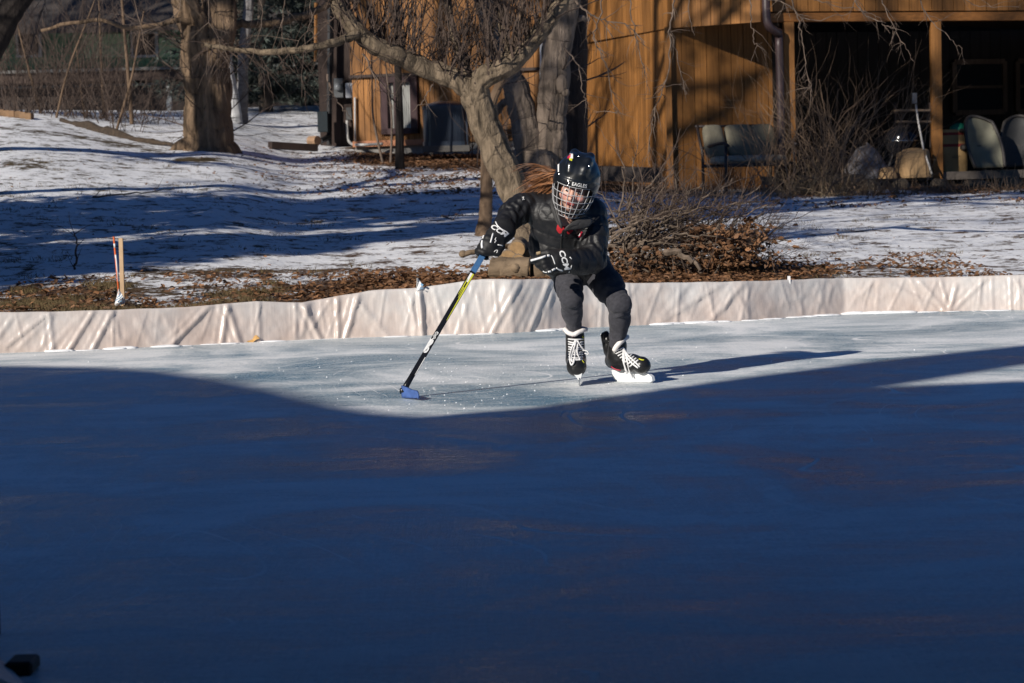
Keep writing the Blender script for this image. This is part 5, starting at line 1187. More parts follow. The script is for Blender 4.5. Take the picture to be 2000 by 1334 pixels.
# ---- body: one continuous skin (head with face, neck, trunk, arms, hands, legs)
bd = SDF(Vector(Pc(925, 560, .35)) * 1 + Vector((-.02, -.85, -.75)), Vector(Pc(1290, 290, .35)) + Vector((.0, .05, .02)), .0045)
bd.ell(hp(0, .02, -.01), (.070, .098, .088), HM, 0); bd.ell(hp(0, -.045, .025), (.053, .062, .062), HM, .035)
bd.ell(hp(0, -.094, .062), (.020, .016, .018), HM, .02)                                   # chin
bd.cone(hp(0, -.004, .083), hp(0, -.040, .104), .0085, .0125, .012); bd.ell(hp(.012, -.043, .09), (.008, .007, .008), HM, .008); bd.ell(hp(-.012, -.043, .09), (.008, .007, .008), HM, .008)   # nose
for sx in (-1, 1):
    bd.ell(hp(sx * .031, -.004, .092), (.017, .011, .012), HM, .012, 'sub'); bd.ell(hp(sx * .042, -.035, .062), (.024, .02, .018), HM, .02); bd.cone(hp(sx * .014, .014, .086), hp(sx * .046, .014, .072), .006, .006, .012)
    bd.ell(hp(sx * .072, -.01, -.008), (.010, .03, .018), HM, .008)                      # ears
bd.cone(hp(-.019, -.064, .080), hp(.019, -.064, .080), .006, .006, .006); bd.cone(hp(-.016, -.073, .080), hp(.016, -.073, .080), .0065, .0065, .006); bd.cone(hp(-.026, -.0685, .087), hp(.026, -.0685, .087), .0022, .0022, .003, 'sub')
bd.cone(hp(0, -.05, -.02), Pc(1103, 430, -.150), .050, .056, .03)
bd.cone(Pc(1098, 440, -.10), Pc(1085, 480, .0), .078, .078, .04); bd.cone(Pc(1085, 480, .0), Pc(1128, 522, .09), .085, .095, .05); bd.cone(Pc(1060, 415, -.07), Pc(1145, 422, -.09), .055, .055, .04)
bd.path([Pc(1048, 404, -.05), Pc(1002, 418, -.12), Pc(978, 454, -.24), Pc(966, 470, -.29)], [.05, .040, .030, .034], .03)
bd.path([Pc(1158, 415, -.08), Pc(1157, 498, -.16), Pc(1112, 511, -.30), Pc(1090, 508, -.34)], [.05, .042, .03, .034], .03)
bd.path([Pc(1108, 535, .08), Pc(1117, 585, -.10), Pc(1121, 650, .02), Pc(1124, 695, .02), Pc(1126, 714, -.10)], [.055, .034, .025, .030, .03], .02)
bd.path([Pc(1163, 528, .08), Pc(1210, 592, -.06), Pc(1205, 670, .06), Pc(1205, 700, .06), Pc(1245, 711, -.06)], [.060, .036, .026, .030, .03], .02)
V, Q = bd.mesh(); V = relax(V, Q, 1, .4)
cen = V[Q].mean(1) - np.array(Hc); la, lb, lc = cen @ np.array(hx), cen @ np.array(hu), cen @ np.array(hf)
mi = np.zeros(len(Q), int); mi[(np.abs(la) < .024) & (lb < -.058) & (lb > -.082) & (lc > .07) & (((np.abs(la) / .024) ** 2 + ((lb + .069) / .013) ** 2) < 1)] = 1
mi[(((np.abs(la) - .042) / .018) ** 2 + ((lb + .038) / .016) ** 2 < 1) & (lc > .04)] = 2
mi[(np.abs(np.abs(la) - .030) < .019) & (np.abs(lb - .017) < .0045) & (lc > .05)] = 3
body_o = link_mesh('body', V, Q, [skin, lipm, blush, browm], skater, None, True, mi); body_bv = bvh(V, Q)
mb = MB(); mb.cur = 0
for sx in (-1, 1): mb.ellipsoid(hp(sx * .031, -.004, .079), (.012, .007, .009), HM, 12, 8)
mb.build('eyes', eyew, skater, smooth=True); mb = MB()
for sx in (-1, 1): mb.ellipsoid(hp(sx * .031, -.005, .0855), (.006, .006, .004), HM, 10, 6)
mb.build('irises', iris, skater, smooth=True)

# ---- shirt
sh_ = SDF(Vector(Pc(1040, 500, -.05)) + Vector((0, -.3, 0)), Vector(Pc(1180, 400, .1)) + Vector((0, .1, 0)), .006)
sh_.cone(Pc(1103, 436, -.115), Pc(1098, 470, -.05), .0865, .084, .03); sh_.cone(Pc(1109, 412, -.17), Pc(1106, 421, -.24), .046, .044, .012, 'sub'); V, Q = sh_.mesh(); V = relax(V, Q, 1); link_mesh('shirt', V, Q, redm, skater); shirt_bv = bvh(V, Q)

# ---- trousers
tr_ = SDF(Vector(Pc(1070, 690, .2)) + Vector((0, -.4, 0)), Vector(Pc(1250, 500, .2)) + Vector((0, .05, 0)), .005)
RL = [Pc(1106, 532, .08), Pc(1110, 560, -.01), Pc(1117, 585, -.10), Pc(1118, 610, -.05), Pc(1121, 652, .02)]; LL_ = [Pc(1163, 526, .08), Pc(1188, 560, .0), Pc(1211, 594, -.07), Pc(1210, 625, -.01), Pc(1206, 676, .06)]
tr_.path(RL, [.078, .066, .052, .048, .041], .04); tr_.path(LL_, [.092, .075, .055, .051, .044], .04); tr_.cone(Pc(1116, 518, .08), Pc(1152, 516, .08), .09, .09, .03)
V, Q = tr_.mesh(); V = relax(V, Q, 5); N = vnormals(V, Q)
def limbcoord(V, path):
    """nearest segment, arclength and distance"""
    best = np.full(len(V), 9.); S = np.zeros(len(V)); s0 = 0
    for a, b in zip(path[:-1], path[1:]):
        a = np.array(a); b = np.array(b); L = np.linalg.norm(b - a); t = np.clip(((V - a) @ (b - a)) / L ** 2, 0, 1); d = np.linalg.norm(V - a - t[:, None] * (b - a), axis=1); m = d < best; best[m] = d[m]; S[m] = s0 + t[m] * L; s0 += L
    return best, S, s0
d1, s1, L1 = limbcoord(V, RL); d2, s2, L2_ = limbcoord(V, LL_); S = np.where(d1 < d2, s1, s2); dk = np.where(d1 < d2, np.abs(s1 - .42 * L1), np.abs(s2 - .45 * L2_)); da = np.where(d1 < d2, L1 - s1, L2_ - s2)
nz = np.array([nz3((v[0] * 16, v[1] * 16, v[2] * 7), 1, 3) for v in V]); n2 = np.array([nz3(v, 30, 9) for v in V])
amp = .0060 + .002 * np.exp(-(dk / .06) ** 2) + .005 * np.exp(-(da / .10) ** 2)
fold = np.sin(S * 150 + nz * 4) * (np.exp(-((dk - .04) / .05) ** 2) + .7 * np.exp(-(da / .07) ** 2)) * .0035
V = V + N * (nz * amp + fold + n2 * .0012)[:, None]
link_mesh('trousers', V, Q, trm, skater)

# ---- jacket
jk = SDF(Vector(Pc(955, 560, .25)) + Vector((0, -.75, 0)), Vector(Pc(1205, 350, .25)) + Vector((0, .05, 0)), .005)
TOR = [Pc(1097, 402, -.07), Pc(1092, 440, -.08), Pc(1085, 480, -.02), Pc(1112, 520, .08), Pc(1122, 545, .09)]
RA = [Pc(1052, 402, -.04), Pc(1020, 405, -.08), Pc(1000, 419, -.13), Pc(977, 455, -.25)]; LA = [Pc(1156, 412, -.07), Pc(1161, 450, -.11), Pc(1157, 502, -.17), Pc(1135, 512, -.24), Pc(1108, 511, -.31)]
jk.cone(Pc(1068, 420, -.08), Pc(1075, 482, -.01), .092, .108, .05); jk.cone(Pc(1138, 428, -.09), Pc(1120, 490, .0), .085, .112, .05); jk.cone(Pc(1103, 430, -.105), Pc(1098, 490, .0), .100, .108, .05); jk.cone(Pc(1090, 400, -.05), Pc(1130, 405, -.06), .08, .075, .04)
jk.cone(Pc(1082, 485, .0), Pc(1112, 518, .09), .115, .118, .05); jk.cone(Pc(1120, 490, .02), Pc(1150, 520, .09), .11, .115, .05)
jk.cone(Pc(1100, 400, -.10), Pc(1120, 418, -.16), .07, .062, .03)                               # collar round the neck
jk.path(RA, [.078, .070, .064, .052], .03); jk.path(LA, [.076, .073, .074, .066, .056], .02)
jk.cone(Pc(1112, 400, -.20), Pc(1102, 424, -.27), .052, .040, .012, 'sub'); jk.cone(Pc(1109, 412, -.205), Pc(1104, 440, -.215), .050, .024, .008, 'sub')
V, Q = jk.mesh(); V = relax(V, Q, 2); N = vnormals(V, Q)
dT, sT, LT = limbcoord(V, TOR); dR, sR, LR = limbcoord(V, RA); dL, sL, LL2 = limbcoord(V, LA)
dT = dT - .075; dR = dR - .045; dL = dL - .045
which = np.argmin(np.stack([dT, dR, dL]), 0); S = np.choose(which, [sT, sR, sL]); lam = np.choose(which, [.058, .052, .052])
nz = np.array([nz3(v, 9, 3) for v in V]); n2 = np.array([nz3((v[0] * 40, v[1] * 40, v[2] * 24), 1, 5) for v in V])
baf = np.abs(np.sin(np.pi * (S + nz * .006) / lam)) ** .55 - .6
vx = (V - np.array(Pc(1097, 450, -.2))) @ np.array(cr); yoke = (which == 0) & (sT < .09); diag = np.minimum(np.abs(np.sin((vx + S * .9) * 42)), np.abs(np.sin((vx - S * .9) * 42))) ** .5 - .5
disp = np.where(yoke, diag * .004, baf * .0048) + nz * .010 + n2 * .0036
el = np.exp(-((sR - LR * .55) / .06) ** 2) * (which == 1) + np.exp(-((sL - LL2 * .5) / .07) ** 2) * (which == 2); disp += el * n2 * .010
V = V + N * disp[:, None]; jacket = link_mesh('jacket', V, Q, jackm, skater); jk_bv = bvh(V, Q)

def patch(mb, bv, poly, thick=.004, n=10, off=.001, ramp_=None):
    """thin quad patch laid on a surface; poly = 4 pixel corners"""
    A, B, C_, D_ = [np.array(p, float) for p in poly]; vs = []; last = None
    for j in range(n + 1):
        for i in range(n + 1):
            p = (A * (1 - i / n) + B * i / n) * (1 - j / n) + (D_ * (1 - i / n) + C_ * i / n) * j / n; q = hit(bv, p[0], p[1], off + thick) ; q = q or last or Pc(p[0], p[1], -.2); last = q; vs.append(q)
    mb.add(vs, [(j * (n + 1) + i, (j + 1) * (n + 1) + i, (j + 1) * (n + 1) + i + 1, j * (n + 1) + i + 1) for j in range(n) for i in range(n)])
# collar flaps, zip, chest mark
def flap(name, poly, dep, mat, sag=.010):
    k = len(poly); c = np.mean(poly, 0); vs = []; rings = 6
    for j in range(rings + 1):
        t = j / rings
        for (x, y), dz in zip(poly, dep): q = c + (np.array((x, y)) - c) * t; p = Pc(q[0], q[1], np.mean(dep) + (dz - np.mean(dep)) * t - sag * (1 - t * t)); vs.append(p)
    fs = [[j * k + i, j * k + (i + 1) % k, (j + 1) * k + (i + 1) % k, (j + 1) * k + i] for j in range(rings) for i in range(k)]
    o = link_mesh(name, vs, fs, mat, jacket, None, True); md = o.modifiers.new('s', 'SOLIDIFY'); md.thickness = .014; md.offset = -1
    sb_ = o.modifiers.new('sub', 'SUBSURF'); sb_.levels = 1; sb_.render_levels = 1
flap('collar_flap', [(1099, 451), (1112, 446), (1130, 446), (1152, 443), (1158, 430), (1147, 422), (1130, 428), (1113, 436), (1104, 442)], [-.262, -.262, -.25, -.23, -.22, -.22, -.25, -.27, -.272], collm)
flap('collar_flap', [(1080, 384), (1083, 400), (1087, 420), (1094, 442), (1098, 452), (1086, 436), (1078, 418), (1073, 398), (1075, 384)], [-.20, -.23, -.262, -.270, -.262, -.24, -.215, -.19, -.16], collm, .004)
mb = MB(); pts = [hit(jk_bv, x, y, .001) for x, y in ((1099, 452), (1097, 462), (1096, 475), (1096, 490))]; mb.tube([p for p in pts if p], .0045, 6); mb.build('zip', padm, jacket)
mb = MB(); p = hit(jk_bv, 1097, 459, .005); mb.ellipsoid(p, (.004, .004, .005)); mb.build('zip_pull', steelm, jacket)
mb = MB(); mb.tube([hit(jk_bv, x, y, .003) for x, y in ((1128, 463), (1132, 462), (1135, 457), (1137, 453))], .0055, 6); mb.build('chest_emblem', crimson, jacket); mb = MB(); mb.tube([hit(jk_bv, x, y, .006) for x, y in ((1128, 461), (1131, 460), (1134, 455))], .003, 6); mb.build('chest_emblem', white, jacket)
mb = MB(); mb.tube([hit(jk_bv, x, y, .002) for x, y in ((1020, 386), (1023, 385), (1021, 391), (1024, 390))], .0028, 5); mb.build('sleeve_mark', white, jacket)

# ---- text laid on a surface
def text_on(name, txt, bv, c, size, ang, mat, parent, shear=0.0, weight=.02, sp=1.0, xs_=1.0, curve=0):
    cu_ = bpy.data.curves.new('t', 'FONT'); cu_.body = txt; cu_.align_x = 'CENTER'; cu_.align_y = 'CENTER'; cu_.size = 1; cu_.offset = weight; cu_.shear = shear; cu_.space_character = sp; cu_.resolution_u = 3
    o = bpy.data.objects.new('t', cu_); col.objects.link(o); dg = bpy.context.evaluated_depsgraph_get(); dg.update(); me = bpy.data.meshes.new_from_object(o.evaluated_get(dg)); bmx = bmesh.new(); bmx.from_mesh(me); bmesh.ops.triangulate(bmx, faces=bmx.faces[:]); bmesh.ops.subdivide_edges(bmx, edges=[e for e in bmx.edges if e.calc_length() > .12], cuts=2); bmesh.ops.triangulate(bmx, faces=bmx.faces[:]); bmx.to_mesh(me); bmx.free(); vs = [v.co.copy() for v in me.vertices]; fs = [list(p.vertices) for p in me.polygons]
    bpy.data.objects.remove(o); bpy.data.curves.remove(cu_); bpy.data.meshes.remove(me)
    ca, sa = math.cos(ang), math.sin(ang); out = []; ok = True; last = None
    for v in vs:
        x, y = v.x * size * xs_, v.y * size + curve * (v.x * size) ** 2; q = hit(bv, c[0] + x * ca + y * sa, c[1] + x * sa - y * ca, .0018); q = q or last
        if q is None: q = Pc(c[0], c[1], -.3)
        last = q; out.append(q)
    return link_mesh(name, out, fs, mat, parent, None, False)

# ---- helmet
he = SDF(Hc - Vector((.19, .22, .20)), Hc + Vector((.19, .22, .24)), .0042)
def below(a, b, c): return -(b - (.030 - .095 * np.clip((.085 - c) / .16, 0, 1) ** .8))      # keep what lies above the brim line
HC2 = hp(0, .040, -.012)
def belowc(a, b, c): return below(a, b + .040, c - .012)
he.ell(HC2, (.120, .142, .142), HM, 0, fn=belowc)
he.ell(HC2, (.106, .132, .130), HM, .004, 'sub')
he.ell(HC2 + hu * .0, (.1225, .128, .1475), HM, .004, fn=lambda a, b, c: np.maximum(belowc(a, b, c), (b + .040) - (.064 - .05 * np.clip((.085 - c) / .16, 0, 1))))
he.ell(hp(0, .03, -.01), (.108, .10, .132), HM, .002, 'sub', fn=lambda a, b, c: b + .0 - .02)
for sx in (-1, 1):
    he.path([hp(sx * .038, .100, .106), hp(sx * .041, .128, .085), hp(sx * .044, .160, .045), hp(sx * .044, .172, -.03), hp(sx * .042, .15, -.09)], [.004, .007, .009, .009, .006], .03)
    he.path([hp(sx * .085, .065, .075), hp(sx * .098, .085, .02), hp(sx * .095, .09, -.06)], [.004, .006, .004], .02)
    he.path([hp(sx * .098, .02, .03), hp(sx * .098, -.035, .018), hp(sx * .090, -.07, .012)], [.016, .018, .012], .012, sq=(hx, .55))
V, Q = he.mesh(); V = relax(V, Q, 1, .4); helmet = link_mesh('helmet', V, Q, shellm, skater, None, True); he_bv = bvh(V, Q)
text_on('lettering', 'EAGLES', he_bv, (1131.5, 361.8), 9.6, R(10), white, helmet, 0, .02, 1.06, .88)
mb = MB(); patch(mb, he_bv, [(1117.5, 361), (1119.3, 358), (1119.3, 361.6), (1117.8, 361.8)], .0005, 3); mb.build('small_mark', white, helmet)
for (poly, mat) in (([(1109, 306), (1116, 300), (1114, 309), (1108, 310)], crimson), ([(1113, 300), (1119, 301), (1119, 310), (1113, 309)], white), ([(1112, 309), (1118, 310), (1117, 315), (1112, 313)], yell)):
    mb = MB(); patch(mb, he_bv, poly, .0006, 4); mb.build('emblem', mat, helmet)
mb = MB()
for x, y in ((1130, 306), (1150, 325), (1110, 354), (1111, 358), (1109, 362), (1092, 340)): p = hit(he_bv, x, y, .001); p and mb.ellipsoid(p, (.0032, .0032, .0032), None, 8, 6)
mb.build('screws', steelm, helmet)
mb = MB(); mb.cur = 0
for y0 in (0, 1): patch(mb, he_bv, [(1089.5, 322), (1092.5, 320), (1092, 336), (1090, 336)], .0006, 4); break
mb.build('side_sticker', white, helmet)
# padding and chin cup
mb = MB(); mb.tube(polyline([hp(-.088, .0, .03), hp(-.080, -.06, .05), hp(-.048, -.108, .085), hp(0, -.118, .098), hp(.048, -.108, .085), hp(.080, -.06, .05), hp(.088, .0, .03)], 5), .011, 8); mb.build('chin_cup', padm, helmet, smooth=True)
mb = MB(); mb.tube(polyline([hp(math.sin(a) * .098, .032, math.cos(a) * .118 - .012) for a in np.linspace(-1.5, 1.5, 9)], 3), .011, 8); mb.build('padding', padm, helmet, smooth=True)
# cage
def cagep(th, b):
    t = max(0.0, (.03 - b) / .17); rx = .116 * (1 - .42 * t ** 2.6); rf = .143 + .012 * math.sin(t * 3) - .030 * t ** 3; return hp(rx * math.sin(th), b, rf * math.cos(th) - .012 + .0)
mb = MB(); B = [.028, -.012, -.048, -.083, -.114, -.138]; wr_ = .0020
for i, b in enumerate(B):
    m_ = [1.36, 1.38, 1.38, 1.34, 1.25, 1.05][i]; mb.tube([cagep(th, b) for th in np.linspace(-m_, m_, 25)], wr_ if i else .002, 6)
for th in (-1.36, -1.08, -.74, -.40, -.13, .16, .46, .80, 1.12, 1.36):
    c0 = th; mb.tube([cagep(c0 * (1 - .14 * max(0, (.02 - b)) / .16), b) for b in np.linspace(.028, -.138 if abs(th) < 1.1 else -.105, 15)], wr_, 6)
mb.build('cage', cagem, helmet, smooth=True)

# ---- hair blown back to the left
random.seed(81); hm = M('chestnut_hair', (.235, .105, .045), .42, 30, .35, tint=True)
mb = MB()
for cl in range(46):
    a0 = hp(-.085 + random.gauss(0, .010), random.uniform(-.04, .055), random.uniform(-.10, -.03)); t = random.random(); e0 = Pc(random.gauss(1030, 10), lerp(324, 398, t), random.uniform(-.05, .14)); arch = random.uniform(.0, .06) * (1 - t) + random.gauss(0, .015); ph = random.uniform(0, 6.28); am = random.uniform(.006, .022); fq = random.uniform(.7, 1.6); td = random.random()
    ax_ = (e0 - a0).normalized(); w1 = ax_.orthogonal().normalized(); w2 = ax_.cross(w1)
    for j in range(random.randint(5, 12)):
        a = a0 + rv(.006); e = e0 + rv(.016) + ax_ * random.uniform(-.03, .012); q = []
        for k in range(17):
            u = k / 16; o_ = w1 * math.sin(ph + u * 6.28 * fq) + w2 * math.cos(ph + u * 5.1 * fq); q.append(a.lerp(e, u) + Vector((0, 0, arch * math.sin(u * 2.6))) + o_ * am * u + Vector((0, 0, -.05 * u ** 3 * (1 - t))) + rv(.0012))
        r_ = random.uniform(.0010, .0030); mb.tint = min(1, max(0, td + random.gauss(0, .18))); mb.tube(q, [r_ * (1 - .85 * (k / 16) ** 2) for k in range(17)], 4, cap=False)
hairo = mb.build('hair', hm, skater, smooth=True)

# ---- gloves
stick_top, stick_heel = Pc(960, 462, -.31), None
gb_ = G(800, 781); heelY = gb_.y + .10
HEEL = P(787, 764, heelY); GRIP = Pc(951, 485, -.33); ax_s = (HEEL - GRIP).normalized(); BUTT = GRIP - ax_s * .09
e1 = (CAM - GRIP).normalized(); e1 = (e1 - ax_s * e1.dot(ax_s)).normalized(); e2 = ax_s.cross(e1)         # e2 points viewer left or right
if e2.dot(cr) > 0: e2 = -e2
g = SDF(GRIP - Vector((.14, .14, .12)), GRIP + Vector((.20, .22, .20)), .0042)
g.cone(Pc(983, 449, -.245), Pc(970, 464, -.29), .066, .056, .015, sq=(e1, .8)); g.cone(Pc(968, 464, -.30), Pc(957, 480, -.345), .052, .045, .02, sq=(e1, .75))
for i in range(4):
    A = GRIP + ax_s * (-.040 + i * .026); pts = [A + (e1 * math.cos(t) + e2 * math.sin(t)) * .034 for t in np.linspace(.1, 3.9, 7)]; g.path(pts, [.0155, .0165, .016, .0155, .015, .014, .013], .005)
A = GRIP - ax_s * .03; g.path([Pc(978, 468, -.30), Pc(978, 482, -.325), Pc(972, 493, -.35), A + ax_s * .06 + e1 * .03 - e2 * .01], [.024, .021, .019, .016], .01)
V, Q = g.mesh(); V = relax(V, Q, 1, .4); gl1 = link_mesh('glove', V, Q, glovem, skater); g1 = bvh(V, Q)
def strip(name, bv, pts, r_, mat, parent, off=.0):
    q = [hit(bv, x, y, off) for x, y in pts]; q = [p for p in q if p]
    if len(q) < 2: return
    mb = MB(); mb.tube(polyline(q, 3), r_, 6); mb.build(name, mat, parent, smooth=True)
text_on('lettering', 'CCM', g1, (974, 450.5), 13.0, R(33), white, gl1, .25, .03, 1.0, 1.25)
strip('cuff_binding', g1, [(968, 433), (972, 441), (980, 448), (988, 452), (994, 457)], .0035, white, gl1); strip('back_stripe', g1, [(963, 456), (960.5, 465), (958, 474)], .0045, white, gl1); strip('edge_stripe', g1, [(947, 452), (945, 460), (943, 466)], .005, white, gl1); strip('edge_stripe', g1, [(942, 470), (941, 477), (942, 485)], .006, white, gl1); strip('small_mark', g1, [(969, 464), (967, 468), (969, 470), (966, 474)], .0022, white, gl1); strip('thumb_stripe', g1, [(972, 478), (982, 480)], .003, white, gl1); strip('thumb_mark', g1, [(965, 492), (968, 489), (972, 489), (970, 494)], .002, white, gl1)
g = SDF(Pc(1030, 545, -.30) + Vector((0, -.2, 0)), Pc(1135, 470, -.20) + Vector((0, .06, 0)), .0042)
vd = (CAM - Pc(1085, 508, -.3)).normalized()
g.cone(Pc(1120, 512, -.285), Pc(1102, 510, -.315), .058, .060, .015, sq=(vd, .85)); g.cone(Pc(1102, 509, -.32), Pc(1084, 510, -.345), .056, .052, .02, sq=(vd, .75))
for i, (x0, y0, x1, y1, x2, y2) in enumerate(((1085, 502, 1060, 504, 1040, 508), (1083, 510, 1062, 513, 1052, 516), (1083, 518, 1065, 521, 1059, 523), (1086, 526, 1070, 528, 1066, 529))):
    g.path([Pc(x0, y0, -.355), Pc(x1, y1, -.385), Pc(x2, y2, -.365), Pc(x2 + 12, y2 + 3, -.32)], [.019, .019, .017, .015], .005)
g.path([Pc(1095, 494, -.32), Pc(1070, 494, -.325), Pc(1050, 497, -.315)], [.020, .019, .015], .008)
V, Q = g.mesh(); V = relax(V, Q, 1, .4); gl2 = link_mesh('glove', V, Q, glovem, skater); g2 = bvh(V, Q)
text_on('lettering', 'CCM', g2, (1101.5, 507.5), 15.0, R(72), white, gl2, .2, .03, 1.0, 1.2)
strip('finger_stripe', g2, [(1037, 509), (1048, 506), (1058, 503), (1066, 500)], .0062, white, gl2); strip('finger_stripe', g2, [(1069, 499.5), (1073, 499)], .0068, white, gl2); strip('finger_stripe', g2, [(1076, 499), (1079, 502), (1082, 510), (1084, 516)], .003, white, gl2)
strip('edge_stripe', g2, [(1061, 530), (1068, 532)], .004, white, gl2); strip('edge_stripe', g2, [(1070, 531), (1076, 530)], .0055, white, gl2); strip('edge_stripe', g2, [(1078, 528), (1084, 525)], .0055, white, gl2); strip('edge_stripe', g2, [(1086, 523), (1092, 527), (1099, 529)], .0042, white, gl2); strip('cuff_binding', g2, [(1113, 502), (1117, 508), (1116, 520), (1111, 532)], .0032, white, gl2); strip('cuff_binding', g2, [(1066, 485), (1076, 484), (1088, 488)], .0022, white, gl2); strip('small_mark', g2, [(1092, 482), (1096, 484), (1098, 488)], .004, white, gl2); strip('palm_patch', g2, [(1042, 498), (1048, 495), (1056, 493)], .010, tanm, gl2, -.003)

# ---- skates
def skate_front():
    s = SDF(Pc(1085, 755, 0) + Vector((0, -.22, 0)), Pc(1165, 628, .0) + Vector((0, .2, 0)), .004)
    s.cone(Pc(1123, 654, .03), Pc(1124, 690, .02), .050, .050, .02); s.path([Pc(1124, 694, .07), Pc(1125, 702, -.02), Pc(1126, 714, -.13)], [.044, .050, .048], .02); s.ell(Pc(1126, 717, -.135), (.050, .048, .048), None, .015); s.cone(Pc(1123, 640, .03), Pc(1123, 628, .03), .046, .046, 0, 'sub')
    V, Q = s.mesh(); V = relax(V, Q, 1, .4); o = link_mesh('skate', V, Q, bootm, skater); bv = bvh(V, Q)
    mb = MB(); mb.tube(polyline([Pc(1103, 645, .06), Pc(1104, 644, .0), Pc(1110, 650, -.03), Pc(1121, 653, -.04), Pc(1131, 648, -.035), Pc(1141, 644, -.01), Pc(1143, 643, .05), Pc(1123, 640, .10), Pc(1103, 645, .06)], 5), .0125, 10, cap=False); mb.build('fleece_cuff', fleece, o, smooth=True)
    mb = MB()
    for i in range(9):
        y = 662 + i * 5.0; w = lerp(14.5, 13, i / 8); q = [hit(bv, 1124.5 + w * t, y + 3.0 * (1 - t * t) * (1 if i % 2 else .4), .001) for t in (-1, -.6, -.2, .2, .6, 1)]; q = [p for p in q if p]
        if len(q) > 1: mb.tube(q, .0042, 6)
    for pts in ([(1124, 664), (1118, 680), (1114, 700), (1117, 713), (1122, 705), (1124, 684)], [(1126, 664), (1121, 684), (1117, 702), (1119, 708)], [(1127, 665), (1134, 678), (1141, 686), (1144, 691)], [(1128, 672), (1127, 690), (1132, 704)], [(1125, 667), (1120, 690), (1120, 708)]):
        q = [hit(bv, x, y, .006) for x, y in pts]; q = [p for p in q if p]; len(q) > 1 and mb.tube(polyline(q, 4), .0045, 6)
    q = Pc(1147, 690, -.06); mb.tube(polyline([Pc(1138, 684, -.06), Pc(1147, 686, -.07), Pc(1149, 692, -.07), Pc(1142, 690, -.06)], 4), .003, 6)
    mb.build('laces', lacem, o, smooth=True)
    strip('tongue_mark', bv, [(1112, 655), (1120, 657), (1127, 653)], .004, crimson, o); strip('side_accent', bv, [(1138, 656), (1139, 664)], .004, yell, o); strip('toe_accent', bv, [(1137, 704), (1141, 709)], .003, yell, o)
    mb = MB(); fw = Vector((0, .24, .0)); a = [Pc(1119, 729, -.165), Pc(1137, 729, -.165), Pc(1133.5, 742, -.16), Pc(1129.5, 742, -.16)]; mb.prism(a, fw + Vector((0, 0, .012))); mb.build('blade_holder', holdm, o)
    b0 = G(1131.3, 750); z = b0.copy(); mb = MB(); t_ = Pc(1131.5, 738, -.165); mb.prism([Vector((t_.x - .0022, t_.y, t_.z)), Vector((t_.x + .0022, t_.y, t_.z)), Vector((t_.x + .0018, t_.y, .001)), Vector((t_.x - .0018, t_.y, .001))], Vector((0, .25, .02))); mb.build('runner', steelm, o)
def skate_side():
    s = SDF(Pc(1165, 755, -.1) + Vector((0, -.14, 0)), Pc(1290, 640, .1) + Vector((0, .18, 0)), .004)
    s.cone(Pc(1206, 674, .07), Pc(1205, 700, .06), .050, .050, .02); s.path([Pc(1197, 704, .10), Pc(1212, 706, .04), Pc(1235, 709, -.03), Pc(1252, 712, -.08)], [.043, .047, .044, .042], .02); s.ell(Pc(1254, 714, -.085), (.046, .046, .042), None, .012)
    s.cone(Pc(1181, 656, .14), Pc(1192, 684, .12), .022, .038, .015); s.cone(Pc(1184, 652, .12), Pc(1186, 664, .11), .016, .018, .01); s.cone(Pc(1205, 662, .07), Pc(1205, 648, .08), .046, .05, 0, 'sub')
    V, Q = s.mesh(); V = relax(V, Q, 1, .4); o = link_mesh('skate', V, Q, bootm, skater); bv = bvh(V, Q)
    mb = MB(); mb.tube(polyline([Pc(1199, 686, .01), Pc(1204, 677, -.0), Pc(1212, 668, -.0), Pc(1222, 660, .03), Pc(1226, 657, .06)], 5), [.009] + [.0135] * 18 + [.011, .009], 10); mb.build('fleece_cuff', fleece, o, smooth=True)
    mb = MB()
    for i in range(8):
        t = i / 7; a, b = (lerp(1199, 1230, t ** 1.1), lerp(687, 716, t)), (lerp(1218, 1247, t), lerp(679, 703, t)); q = [hit(bv, lerp(a[0], b[0], k), lerp(a[1], b[1], k), .001) for k in (0, .25, .5, .75, 1)]; q = [p for p in q if p]; len(q) > 1 and mb.tube(q, .0042, 6)
    for pts in ([(1217, 681), (1224, 695), (1234, 708), (1247, 718)], [(1216, 682), (1221, 700), (1223, 722)], [(1218, 682), (1226, 704), (1231, 726), (1233, 735)], [(1217, 682), (1228, 696), (1240, 706), (1250, 716)], [(1216, 682), (1219, 704), (1225, 730)]):
        q = [hit(bv, x, y, .007) or Pc(x, y, -.055) for x, y in pts]; mb.tube(polyline(q, 4), .0045, 6)
    mb.build('laces', lacem, o, smooth=True)
    strip('side_accent', bv, [(1194, 716), (1202, 721), (1212, 723)], .004, crimson, o); strip('toe_accent', bv, [(1248, 701), (1254, 703), (1258, 703)], .0035, yell, o)
    prof = [(1197, 722), (1214, 724), (1240, 726), (1256, 727), (1266, 728), (1275, 735), (1277, 743), (1272, 746.5), (1240, 746), (1206, 744.5), (1200, 738)]
    def hp_(x, y, o_=0): return P(x, y, lerp(G(1200, 746).y + .06, G(1277, 747).y - .05, (x - 1197) / 80))
    A, B = hp_(1197, 740), hp_(1277, 740); al = (B - A); al.z = 0; al.normalize(); sd_ = Vector((al.y, -al.x, 0)) * .011
    mb = MB(); mb.prism([hp_(*p) + sd_ for p in prof], -sd_ * 2); mb.build('blade_holder', holdm, o)
    mb = MB(); a, b = hp_(1203, 744.5), hp_(1274, 746.5); mb.prism([Vector((a.x, a.y, .014)) + sd_ * .2, Vector((b.x, b.y, .014)) + sd_ * .2, Vector((b.x, b.y, .001)) + sd_ * .2, Vector((a.x, a.y, .001)) + sd_ * .2], -sd_ * .4); mb.build('runner', steelm, o)
skate_front(); skate_side()

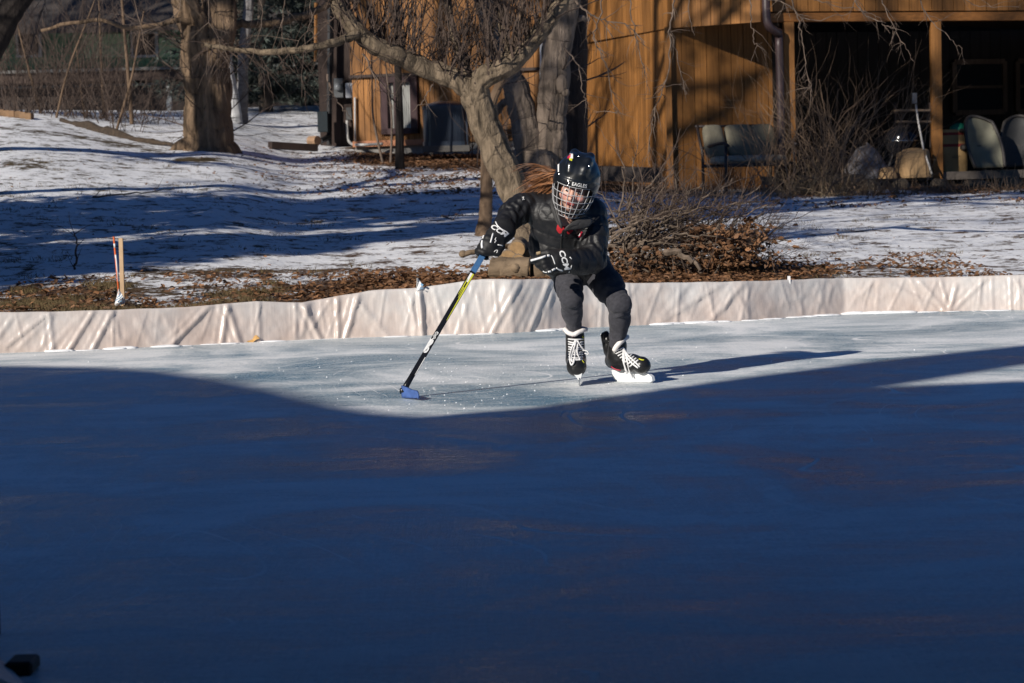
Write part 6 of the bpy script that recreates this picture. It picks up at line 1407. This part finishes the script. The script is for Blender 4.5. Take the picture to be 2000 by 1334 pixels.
# ---- hockey stick
st = thing('hockey_stick', 'black hockey stick with blue taped grip and blade held in the skater\'s right glove', 'hockey stick', G(800, 781))
w_s, h_s = .027, .020; face = e1
def shaft(name, a, b, mat, w=w_s, h=h_s, parent=st): mb = MB(); mb.beam(a, b, w, h, e1); return mb.build(name, mat, parent)
LS = (HEEL - BUTT).length; sp_ = lambda px: BUTT + ax_s * LS * ((pix(BUTT)[0] - px) / (pix(BUTT)[0] - pix(HEEL)[0]))
sh1 = shaft('shaft', BUTT, HEEL + ax_s * .0, stickm); shaft('grip_tape', BUTT - ax_s * .006, sp_(923), bluet, w_s + .004, h_s + .004)
mb = MB(); mb.beam(BUTT - ax_s * .02, BUTT - ax_s * .004, .034, .028, e1); mb.build('end_knob', bluet, st)
sv = np.array([tuple(v.co) for v in sh1.data.vertices]) + np.array(world_loc(sh1)); sbv = BVHTree.FromPolygons([tuple(v) for v in sv], [tuple(p.vertices) for p in sh1.data.polygons])
ang = math.atan2(pix(HEEL)[1] - pix(BUTT)[1], pix(HEEL)[0] - pix(BUTT)[0])
side = (-math.sin(ang), math.cos(ang))
text_on('lettering', 'CCM', sbv, (840, 668), 15, ang + math.pi, white, sh1, .1, .05, 1.25, 1.35)
mb = MB(); off = e1 * (h_s / 2 + .0012)
def stripe(px0, px1, s0, s1, w0, w1): a, b = sp_(px0), sp_(px1); lat = ax_s.cross(e1); mb.quad(a + lat * (s0 - w0) + off, b + lat * (s1 - w1) + off, b + lat * (s1 + w1) + off, a + lat * (s0 + w0) + off)
stripe(921, 868, -.0065, -.009, .0045, .001); stripe(914, 896, .006, .007, .003, .001); stripe(905, 893, .001, -.001, .002, .001); mb.build('stripe', yell, sh1)
mb = MB(); stripe(921, 911, .003, .002, .006, .006); mb.build('label', white, sh1)
mb = MB(); stripe(826, 806, -.0105, -.0105, .0018, .001); mb.build('edge_stripe', white, sh1)
# blade
TOE = G(812, 781); TOE = Vector((TOE.x, TOE.y - .06, 0)); bh = .06
mb = MB(); n = 12; vs = []; H0 = HEEL.copy()
Hg = Vector((HEEL.x - .004, HEEL.y, 0.0)); bl = (TOE - Hg); 
for j, zz in enumerate((0.004, .25, .5, .75, 1.0)):
    for i in range(n + 1):
        t = i / n; p = Hg + bl * t + Vector((.020 * math.sin(t * 2.2), 0, 0)); hgt = lerp(.062, .046, min(1, t * 2)) * (1 if t < .8 else 1 - ((t - .8) / .2) ** 2 * .45); p.z = .003 + zz * hgt + (.012 * t * t if j == 0 else 0); vs.append(p + ax_s * (-0.0))
fs = [[j * (n + 1) + i, j * (n + 1) + i + 1, (j + 1) * (n + 1) + i + 1, (j + 1) * (n + 1) + i] for j in range(4) for i in range(n)]
blade = link_mesh('blade', vs, fs, blueb, st); md = blade.modifiers.new('s', 'SOLIDIFY'); md.thickness = .010; md.offset = 0
mb = MB(); tp_ = HEEL - ax_s * .10; mb.tube([tp_, HEEL - ax_s * .04, HEEL + Vector((-.002, 0, -.01)), Hg + Vector((.006, -.01, .045))], [.0135, .016, .019, .018], 8); mb.build('hosel', stickm, st, smooth=True)
